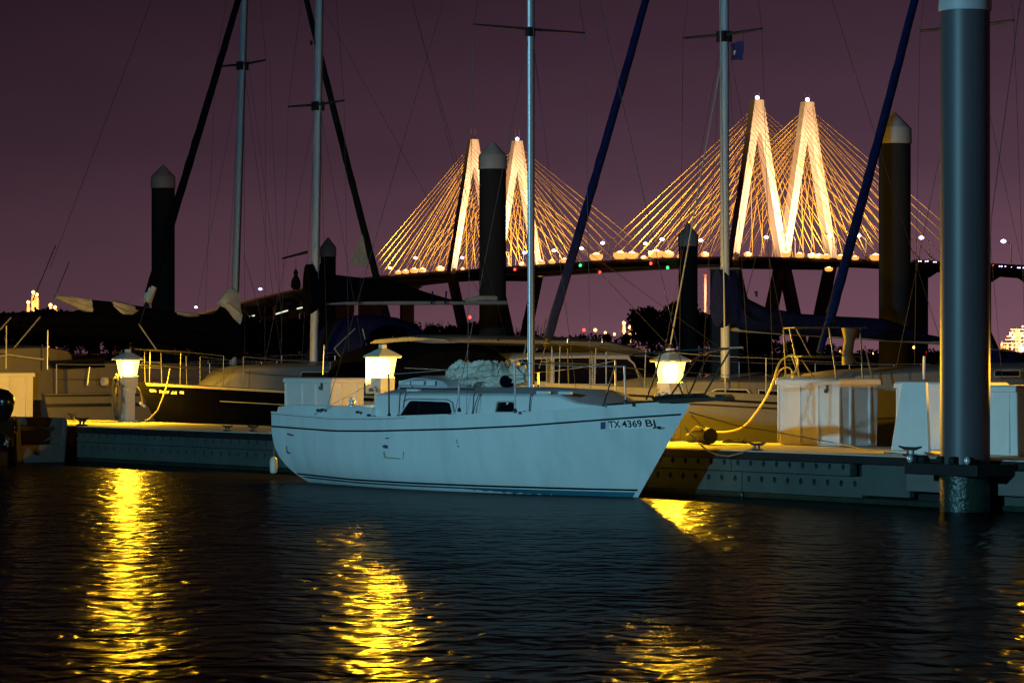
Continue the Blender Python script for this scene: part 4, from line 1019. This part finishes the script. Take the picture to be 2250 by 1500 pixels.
def pulpit(r, Hh, h=.62, m='steel', f0=.84, fr=.985, rad=.0105):
    for lv in (1., .5):
        pts = [Vector(Hh.P(f0, Hh.sheer(f0), -1, -.05))+Vector((0, 0, h*lv))]
        for f in (.92, fr): p = Vector(Hh.P(f, Hh.sheer(f), -1, -.02)); pts.append(p+Vector((0, -.08 if f > .95 else 0, h*lv+.03)))
        tip = Vector(Hh.P(1., Hh.sheer(1.), 1)); pts.append(tip+Vector((-.08 if Hh.xbow < Hh.xst else .08, -.06, h*lv+.04)))
        for f in (fr, .92, f0): p = Vector(Hh.P(f, Hh.sheer(f), 1, -.02)); pts.append(p+Vector((0, .08 if f > .95 else 0, h*lv+(.03 if f > f0 else 0))))
        MB().tube(smooth(pts, 3), rad, 8).build('pulpit_rail', m, r, True)
    for f in (f0, .92, .975):
        for sd in (-1, 1):
            p = Vector(Hh.P(f, Hh.sheer(f), sd, -.05)); MB().tube([p, p+Vector((0, sd*.03, h))], rad, 7).build('pulpit_leg', m, r, True)

# --- black sailboat, bow at the dock
t0 = 2.95; sB = sp(300, t0)
bB = SB(sB, t0); rB, HBk = slip_boat('black_sailboat', 'black hulled sailboat with pale gold stripe, bow in behind the left pedestal', sB, t0, 9.6, 1.45, 1.37, 1.08, 1.05, 'blackhull')
HBk.strip(rB, 'sheer_stripe', 'goldstripe', lambda f: HBk.sheer(f)-.058, lambda f: HBk.sheer(f)-.012, .0, .985)
HBk.strip(rB, 'cove_stripe', 'goldstripe', lambda f: HBk.sheer(f)-.30, lambda f: HBk.sheer(f)-.285, .0, .86)
trunk(rB, bB, [(470, 857, .45, .04), (540, 812, .62, .30), (620, 806, .85, .38), (760, 800, .95, .42), (850, 800, .95, .42)], 'cream')
pane(rB, bB, [(660, 832), (664, 818), (740, 818), (742, 832)], -.93)
pane(rB, bB, [(765, 832), (768, 818), (820, 818), (821, 832)], -.95)
mast(rB, bB, 690, 790, 702, .098, 'whitemast', (694, 230), hw=1.0, chain=1.25, zdeck=1.15)
cover(rB, bB, [(673, 580, 690), (705, 578, 688), (712, 600, 668), (760, 606, 664), (870, 618, 662), (930, 640, 662), (985, 656, 662), (1020, 660, 663.5)], 'darkcanvas', th=.16, seed=3)
A, B_ = bB.p(700, 665), bB.p(1112, 665); MB().tube([A, B_], .045, 12).build('boom', 'whitemast', rB, True)
MB().tube(sag(bB.p(1020, 661), bB.p(1090, 655), -.03, 5), .05, 8).build('sail_end', 'sail', rB, True)
for px in (782, 940, 970):
    A = bB.p(px, 612 if px < 900 else 640); MB().tube([A+Vector((0, -.17, 0)), bB.p(px+1, 668)+Vector((0, -.12, 0))], .018, 6).build('sail_tie', 'navy', rB)
furl(rB, bB, (322, 662), (520, 0), .088, .062, 'darkcanvas', 1.55)
MB().tube([bB.p(322, 664), bB.p(334, 630)], .097, 12).build('sail_clew_wrap', 'sail', rB, True)
wire(rB, bB, (905, 0), (1112, 740), ext=1.0); wire(rB, bB, (905, 0), (1065, 620), ext=1.0, y1=-.6)
wire(rB, bB, (700, 0), (1060, 655), .004)
pulpit(rB, HBk, .60, 'dsteel'); lifelines(rB, HBk, .08, .80, 5, .6, 'dsteel')
for px in (710, 880): MB().tube([bB.p(px, 823, -1.32), bB.p(px+(3 if px == 710 else 4), 758, -1.32)], .016, 8).build('stanchion', 'steel', rB, True)
# bimini over the cockpit
mb = MB(); rr_ = []
for px, py in ((700, 770), (712, 742), (735, 708), (760, 694), (800, 694), (840, 708), (868, 732), (890, 765)):
    P = bB.p(px+25, py); rr_.append([(P.x, -.95, P.z-.18), (P.x, -.75, P.z-.04), (P.x, 0, P.z+.02), (P.x, .75, P.z-.04), (P.x, .95, P.z-.18), (P.x, .9, P.z-.22), (P.x, 0, P.z-.03), (P.x, -.9, P.z-.22)])
mb.loft(rr_); mb.build('bimini', 'navy', rB, True)
for a, c in (((780, 722), (735, 765)), ((797, 722), (808, 770)), ((862, 738), (872, 756)), ((735, 765), (770, 815))): MB().tube([bB.p(*a, -.9), bB.p(*c, -.9)], .012, 6).build('bimini_bar', 'litwire', rB)
r = root('radar_reflector', 'dark bag hanging under the left spreader stub of the second mast', 'bag', W(sB, t0, 0), PH)
A = bB.p(650, 590, -.3); B2 = bB.p(650, 570, -.3)
MB().lathe([(.01, .0), (.05, -.08), (.035, -.13), (.09, -.24), (.10, -.36), (.05, -.42)], A, 12).build('body', 'darkcanvas', r, True); MB().tube([A, B2], .005, 5).build('cord', 'wire', r)
MB().tube([bB.p(620, 568, -.3), bB.p(674, 554, -.05)], [.02, .03], 8).build('boom_arm', 'wire', rB)
MB().tube([bB.p(684, 92, -.12), bB.p(684, 97, -.02)], .03, 8).build('masthead_light', 'rubber', rB)
# the number on the bow
for tx, a, b_, y in (('GA', 328, 342, 860.5), ('9010', 348, 370, 862.5), ('ZE', 375, 388, 864.5)):
    def hp(px, py):
        f = .9
        for _ in range(14):
            P = HBk.P(f, .95, -1); q = bB.p(px, py, P[1]); sh = HBk.sheer(f); k = q.z/sh
            x0 = HBk.xstw+(HBk.xst-HBk.xstw)*k; x1 = HBk.xboww+(HBk.xbow-HBk.xboww)*k; f = min(.995, max(.3, (q.x-x0)/(x1-x0)))
        return Vector(HBk.P(f, q.z, -1, .012))
    p, q = hp(a, y), hp(b_, y+(b_-a)*.06); dx = q-p; xax = dx.normalized(); yax = Vector((0, 0, 1)); zax = xax.cross(yax).normalized(); yax = zax.cross(xax)
    o = text(tx, 'yletter', rB, (0, 0, 0), (0, 0, 0), .125, 'lettering', .001, .004); bpy.context.view_layer.update()
    o.matrix_local = Matrix.Translation(p) @ Matrix((xax, yax, zax)).transposed().to_4x4() @ Matrix.Diagonal((dx.length/max(.01, o.dimensions.x), 1., 1., 1.))
p, q = hp(394, 864.5), hp(403, 865); MB().quad(p, q, q+Vector((0, 0, .08)), p+Vector((0, 0, .08))).build('sticker', 'yletter', rB)
rope('bow_line', 'yellow lit rope hanging from the black bow down to the dock', [W(*((sB,)+(t0,)), 0)*0+Vector(v_) for v_ in [D3(a, b_, c) for a, b_, c in ((374, 810, 3.2), (366, 850, 3.0), (357, 875, 2.9), (346, 902, 2.8), (328, 920, 2.6), (318, 924, 2.5))]], .014, 'yellow')

# --- sailboat at far left, stern to the dock
sAq = sp(40, 3.1); bA = SB(sAq, 3.1)
rA, HA = slip_boat('cream_sailboat', 'cream sailboat at far left with dark torn sail cover, stern to the dock', sAq, 3.1, 9.8, 1.5, 1.10, 1.12, 1.45, 'dimgel', False, 'dimgel')
HA.strip(rA, 'sheer_stripe', 'stripe', lambda f: HA.sheer(f)-.27, lambda f: HA.sheer(f)-.20, 0., .98)
HA.strip(rA, 'cove_stripe', 'stripe', lambda f: HA.sheer(f)-.06, lambda f: HA.sheer(f)-.02, 0., .98)
trunk(rA, bA, [(150, 800, 1.0, .35), (240, 797, 1.05, .35), (400, 800, 1.0, .35), (560, 808, .8, .3), (640, 825, .5, .1)], 'dimgel')
trunk(rA, bA, [(-60, 770, 1.0, .5), (20, 764, 1.0, .6), (105, 762, .95, .6), (152, 770, .8, .5), (160, 778, .7, .3)], 'dimgel', name='dodger')
pane(rA, bA, [(118, 808), (108, 798), (112, 793), (228, 789), (230, 806), (150, 810)], -1.03, 'stripe', 1.)
pane(rA, bA, [(310, 806), (314, 796), (350, 797), (352, 807)], -1.03)
mast(rA, bA, 512, 800, 537, .098, 'whitemast', (533, 142), hw=1.0, chain=1.25, zdeck=1.25)
cover(rA, bA, [(200, 658, 690), (240, 662, 702), (320, 674, 722), (400, 688, 752), (470, 690, 775), (500, 655, 790), (520, 640, 795)], 'darkcanvas', th=.17, seed=8)
cover(rA, bA, [(0, 690, 716), (60, 684, 730), (130, 686, 740), (200, 684, 742), (300, 690, 750), (400, 715, 762), (470, 735, 780)], 'darkcanvas', name='cockpit_awning', th=.9, seed=4)
cover(rA, bA, [(122, 648, 657), (140, 650, 664), (175, 652, 680), (203, 658, 690)], 'sail', 'mainsail_end', .08, 2)
cover(rA, bA, [(243, 660, 676), (262, 662, 696), (285, 668, 694), (302, 674, 684)], 'sail', 'mainsail_fold', .20, 6)
cover(rA, bA, [(386, 684, 692), (410, 686, 698), (436, 690, 696)], 'sail', 'mainsail_fold', .20, 5)
cover(rA, bA, [(482, 660, 670), (492, 645, 680), (506, 630, 705), (520, 632, 722)], 'sail', 'mast_boot', .19, 7)
A, B_ = bA.p(120, 652), bA.p(512, 745); MB().tube([A, B_], .05, 10).build('boom', 'whitemast', rA, True)
furl(rA, bA, (852, 705), (676, 0), .085, .062, 'greencanvas', 1.5)
MB().loft([[bA.p(797, 515, -.02), bA.p(766, 577, -.05), bA.p(812, 590, -.02)], [bA.p(797, 515, .02), bA.p(766, 577, 0), bA.p(812, 590, .02)]]).build('sail_clew', 'sail', rA)
wire(rA, bA, (110, 590), (333, 0), .005, 1.3); wire(rA, bA, (72, 660), (122, 540), .012); wire(rA, bA, (125, 642), (152, 575), .010)
wire(rA, bA, (536, 560), (575, 700), .006); wire(rA, bA, (545, 130), (620, 700), .004); wire(rA, bA, (592, 130), (620, 760), .004)
lifelines(rA, HA, .03, .9, 6, .6)
for px, y0, y1 in ((13, 810, 715), (104, 812, 725)): MB().tube([bA.p(px, y0, -1.25), bA.p(px+1, y1, -1.25)], .014, 8).build('stern_post', 'steel', rA, True)
MB().tube([bA.p(0, 782, -1.25), bA.p(20, 779, -1.25), bA.p(60, 785, -1.25), bA.p(96, 789, -1.25)], .014, 8).build('stern_rail', 'steel', rA, True)
for a, c in (((88, 696), (30, 765)), ((24, 697), (-10, 735)), ((305, 712), (345, 770))): MB().tube([bA.p(*a, -.8), bA.p(*c, -.9)], .016, 6).build('awning_bar', 'litwire', rA)
MB().tube([bA.p(192, 846, -1.35), bA.p(197, 806, -1.35)], .014, 8).build('stanchion', 'steel', rA, True)
MB().tube([bA.p(225, 838, -1.3), bA.p(234, 838, -1.3)], .09, 14).build('stern_buoy', 'sail', rA, True)

# --- motor cruiser between, blue canvas aft
sC = 2.4; bC = SB(sC, 4.4)
rC = root('motor_cruiser', 'white pilothouse motor cruiser with blue cockpit canvas behind the sailboat mast', 'motor boat', W(sC, 4.4, 0), PH)
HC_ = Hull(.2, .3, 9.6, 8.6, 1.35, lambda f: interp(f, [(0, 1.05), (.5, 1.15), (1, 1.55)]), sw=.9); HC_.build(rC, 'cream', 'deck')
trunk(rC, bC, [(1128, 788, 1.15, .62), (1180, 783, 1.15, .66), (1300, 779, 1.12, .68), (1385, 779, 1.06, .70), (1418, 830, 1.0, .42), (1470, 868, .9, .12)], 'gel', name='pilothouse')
def px_pane(poly, yl=-1.31): pane(rC, bC, poly, yl, 'frame', 2.4)
px_pane([(1218, 842), (1218, 787), (1295, 786), (1295, 843)], -1.16); px_pane([(1307, 843), (1307, 788), (1378, 789), (1392, 800), (1408, 843)], -1.13)
px_pane([(1137, 836), (1139, 790), (1200, 788), (1200, 838)], -1.17)
mb = MB(); rr_ = []
for px, py, h in ((985, 742, .03), (1000, 738, .08), (1060, 736, .11), (1180, 738, .12), (1330, 742, .13), (1390, 755, .10), (1422, 772, .03)):
    P = bC.p(px, py, -1.2); z = P.z-.08; rr_.append([(P.x, -1.27, z-h*.5), (P.x, -1.25, z+.0), (P.x, -1.1, z+.05), (P.x, 0, z+.10), (P.x, 1.1, z+.05), (P.x, 1.25, z), (P.x, 1.27, z-h*.5), (P.x, 0, z-h*.5)])
mb.loft(rr_); mb.build('roof', 'cream', rC, True)
MB().tube([bC.p(1093, 748, -1.28), bC.p(1100, 742, -1.28), bC.p(1210, 742, -1.28), bC.p(1330, 748, -1.28)], .012, 7).build('roof_rail', 'dsteel', rC, True)
for a in (1247, 1323): MB().tube([bC.p(a, 753, -1.28), bC.p(a, 745, -1.28)], .012, 7).build('rail_post', 'steel', rC)
mb = MB(); rr_ = []
for px, y0, y1, hw in ((885, 800, 842, 1.1), (905, 775, 846, 1.2), (960, 757, 850, 1.25), (1040, 752, 852, 1.27), (1100, 762, 850, 1.25), (1124, 772, 848, 1.23)):
    A, B_ = bC.p(px, y0, -1.3), bC.p(px, y1, -1.3); rr_.append([(A.x, -hw, B_.z), (A.x, -hw+.05, A.z-.15), (A.x, -hw+.4, A.z), (A.x, 0, A.z+.05), (A.x, hw-.4, A.z), (A.x, hw-.05, A.z-.15), (A.x, hw, B_.z)])
mb.loft(rr_, False, False); mb.build('cockpit_canvas', 'darkcanvas', rC, True)

# --- sailboat with blue covers, bow at the dock
sD = sp(1196, 2.95); bD = SB(sD, 2.95)
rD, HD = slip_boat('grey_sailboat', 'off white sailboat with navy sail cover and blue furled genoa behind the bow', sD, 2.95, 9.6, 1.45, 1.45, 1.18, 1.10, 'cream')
HD.strip(rD, 'sheer_stripe', 'stripe', lambda f: HD.sheer(f)-.155, lambda f: HD.sheer(f)-.115, 0., .98)
HD.strip(rD, 'cove_stripe', 'dsteel', lambda f: HD.sheer(f)-.24, lambda f: HD.sheer(f)-.21, 0., .98)
trunk(rD, bD, [(1400, 862, .5, .08), (1470, 838, .7, .25), (1560, 836, .88, .30), (1660, 838, .95, .32), (1800, 836, .98, .36), (1900, 838, .98, .36)], 'cream')
pane(rD, bD, [(1566, 872), (1562, 862), (1575, 856), (1640, 857), (1646, 864), (1642, 875)], -.955, 'frame', 2.); pane(rD, bD, [(1668, 876), (1668, 858), (1740, 860), (1740, 878)], -1.0, 'frame', 2.)
mast(rD, bD, 1594, 838, 1591, .086, 'whitemast', (1592, 77), hw=1.0, chain=1.2, zdeck=1.2)
cover(rD, bD, [(1576, 590, 718), (1590, 592, 722), (1614, 594, 722), (1622, 622, 726), (1640, 655, 728), (1680, 675, 731), (1760, 689, 737), (1850, 695, 741), (1900, 697, 744), (1940, 700, 748), (1965, 708, 749), (2000, 722, 750), (2040, 735, 751), (2062, 739, 750)], 'navy', th=.17, seed=5)
A, B_ = bD.p(1610, 722), bD.p(2075, 752); MB().tube([A, B_], .05, 10).build('boom', 'whitemast', rD, True)
furl(rD, bD, (1203, 745), (1415, 0), .078, .062, 'navy', 1.55)
wire(rD, bD, (1473, 757), (1588, 120), .012, 1., 'litwire', name='babystay'); wire(rD, bD, (1594, 868), (1582, 0), .012, 1.1, 'litwire', y0=-1.1, y1=-.6, name='shroud')
wire(rD, bD, (1828, 0), (2080, 790), .005, name='backstay'); wire(rD, bD, (1310, 590), (1470, 760), .006); wire(rD, bD, (1300, 560), (1590, 770), .005); wire(rD, bD, (1630, 690), (1662, 560), .006)
pulpit(rD, HD, .60, 'dsteel'); lifelines(rD, HD, .08, .80, 5, .6, 'dsteel')
MB().tube([bD.p(1661, 640, -.3), bD.p(1663, 652, -.3)], [.03, .015], 8).build('block', 'rubber', rD)
r = root('flag', 'small blue square flag hanging under the right spreader of the fourth mast', 'flag', W(sD, 2.95, 0), PH)
fa = [bD.p(1604, 96, -.35), bD.p(1632, 90, -.7), bD.p(1629, 132, -.7), bD.p(1604, 132, -.35)]
g_ = []
for i in range(9):
    f = i/8; a = fa[0].lerp(fa[1], f)+Vector((.03*math.sin(f*7), 0, 0)); c = fa[3].lerp(fa[2], f)+Vector((.03*math.sin(f*7+1), 0, 0)); g_.append([a, a.lerp(c, .5)+Vector((.015, 0, 0)), c])
MB().loft(g_, False, False).build('cloth', 'flag', r, True); MB().tube([bD.p(1632, 90, -.7), bD.p(1635, 74, -.7)], .004, 5).build('cord', 'wire', r)
MB().quad(bD.p(1611, 112, -.45), bD.p(1620, 111, -.56), bD.p(1619, 121, -.56), bD.p(1612, 122, -.45)).build('emblem', 'cordw', r)

# --- next sailboat, bow at the dock with yellow lit pulpit
sE = sp(1722, 2.95); bE = SB(sE, 2.95)
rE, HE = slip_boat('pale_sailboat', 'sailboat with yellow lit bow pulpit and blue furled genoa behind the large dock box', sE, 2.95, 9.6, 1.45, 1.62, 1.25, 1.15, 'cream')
HE.strip(rE, 'sheer_stripe', 'stripe', lambda f: HE.sheer(f)-.2, lambda f: HE.sheer(f)-.14, 0., .98)
trunk(rE, bE, [(1830, 838, .4, .06), (1900, 822, .7, .25), (2100, 812, .95, .35), (2400, 800, .98, .4)], 'cream')
pane(rE, bE, [(2186, 826), (2186, 815), (2240, 814), (2240, 826)], -.98)
mast(rE, bE, 2130, 812, 2128, .086, 'whitemast', (2128, 60), hw=1.0, chain=1.2, zdeck=1.3)
cover(rE, bE, [(2160, 700, 790), (2185, 768, 800), (2205, 766, 805), (2230, 772, 806), (2245, 785, 808), (2300, 795, 810)], 'navy', th=.2, seed=9, name='dodger')
furl(rE, bE, (1826, 690), (2006, 0), .080, .062, 'navy', 1.5)
MB().tube([bE.p(1800, 775), bE.p(1826, 692)], [.045, .065], 12).build('sail_foot', 'navy', rE, True)
wire(rE, bE, (2178, 480), (2242, 0), .006, 1.1, y0=-1., y1=-.9, name='shroud'); wire(rE, bE, (2178, 480), (2170, 800), .006, y0=-1., y1=-1.2, name='shroud')
for py, a, c in ((720, 1722, 1905), (783, 1738, 1890)):
    MB().tube([bE.p(c, py, -.75), bE.p((a+c)/2+30, py-1, -.6), bE.p(a+25, py-1, -.25), bE.p(a, py, 0), bE.p(a+30, py+1, .3), bE.p(a+90, py+2, .6)], .012, 8).build('pulpit_rail', 'dsteel', rE, True)
for (a, b_, c), (d, e_, g_) in (((1735, 722, -.2), (1758, 830, -.3)), ((1750, 722, -.35), (1783, 785, -.45)), ((1822, 720, -.6), (1838, 830, -.75)), ((1762, 790, -.4), (1790, 832, -.5)), ((1722, 722, .2), (1727, 830, .3)), ((1740, 780, -.1), (1757, 832, -.2)), ((1890, 722, -.75), (1896, 835, -.9)), ((1900, 760, -.9), (1918, 835, -.95))):
    MB().tube([bE.p(a, b_, c), bE.p(d, e_, g_)], .012, 8).build('pulpit_leg', 'dsteel', rE, True)
lifelines(rE, HE, .3, .72, 3, .62, sides=(-1,))
MB().tube([bE.p(1868, 722, -.7), bE.p(1866, 750, -.7), bE.p(1862, 775, -.7), bE.p(1866, 798, -.7)], [.13, .075, .08, .11], 14).build('rolled_sail_bag', 'wood', rE, True)
MB().tube([bE.p(2030, 833, -1.3), bE.p(2031, 782, -1.3)], .020, 8).build('stanchion', 'steel', rE, True)
# --- last boat, bow hidden behind the boxes
sG = sp(2010, 2.95); bG = SB(sG, 2.95)
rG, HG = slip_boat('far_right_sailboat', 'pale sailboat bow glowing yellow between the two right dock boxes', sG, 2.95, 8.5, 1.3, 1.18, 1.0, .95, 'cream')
HG.strip(rG, 'sheer_stripe', 'stripe', lambda f: HG.sheer(f)-.12, lambda f: HG.sheer(f)-.06, 0., .98)

# ------------------------------------------------------------------ small boat with outboard at the left edge
r = root('outboard_motor', 'black outboard motor cowl cut by the left edge', 'outboard motor', W(sp(-6, -1.9), -1.9, -.12), TH); r.scale = (1.35, 1.2, 1.12)
rings = []
for z, a, b_ in ((.78, .05, .05), (.80, .16, .14), (1.0, .25, .2), (1.12, .29, .21), (1.22, .26, .2), (1.30, .16, .14), (1.33, .04, .04)):
    rings.append([(math.cos(q/20*2*PI)*a*1.15, math.sin(q/20*2*PI)*b_, z-.05) for q in range(20)])
MB().loft(rings).build('cowl', 'motor', r, True)
MB().loft([[(x_*.15*k, y_*.12*k, z) for x_, y_ in ((-1, -1), (1, -1), (1, 1), (-1, 1))] for z, k in ((-.2, .8), (.3, .9), (.5, 1.2), (.78, 1.4))]).build('leg', 'motor', r, bevel=.02)
MB().tube([(.2, -.05, .55), (.38, -.08, .5), (.42, -.08, .38)], [.05, .06, .02], 10).build('bracket', 'motor', r, True)
MB().tube([(.40, -.12, .42), (.46, -.12, .47)], .018, 8).build('clamp_knob', 'steel', r, True)
sk = sp(114, -.7); r = root('small_skiff', 'stern corner of a small white skiff beside the outboard motor', 'skiff', W(sk, -.9, 0), TH); r.scale = (1, 1, 1.55)
mb = MB(); rr_ = []
for x_, k in ((-2.6, .4), (-2.0, .8), (-1.0, 1.), (-.12, .98), (0, .9)):
    rr_.append([(x_, -.55*k, .50), (x_, -.57*k, .42), (x_-(.07 if x_ > -.5 else 0), -.50*k, -.05), (x_-.05, -.3*k, -.2), (x_-.05, .3*k, -.2), (x_, .5*k, -.05), (x_, .57*k, .42), (x_, .55*k, .50), (x_, .48*k, .50), (x_, .45*k, .2), (x_, -.45*k, .2), (x_, -.48*k, .50)])
mb.loft(rr_); mb.build('hull', 'skiffpaint', r, True, bevel=.01)
MB().box(-.5, -.35, -.42, .42, .36, .40).build('thwart', 'wood', r)
MB().tube([(-.03, -.52, .52), (.02, -.53, .45), (.04, -.52, .36)], [.02, .03, .02], 8).build('corner_guard', 'rubber', r, True)
for q in (.5, .4, .35): MB().lathe([(.005, -.02), (.022, 0), (.005, .02)], (.02+.05*(.5-q), -.56, q), 8).build('oarlock', 'steel', r, True)
MB().tube([(-.30, -.565, .24), (-.30, -.59, .24)], .07, 14).build('round_fitting', 'rubber', r, True)
MB().box(-.18, -.05, -.56, -.545, .18, .42).build('side_plate', 'purple', r)
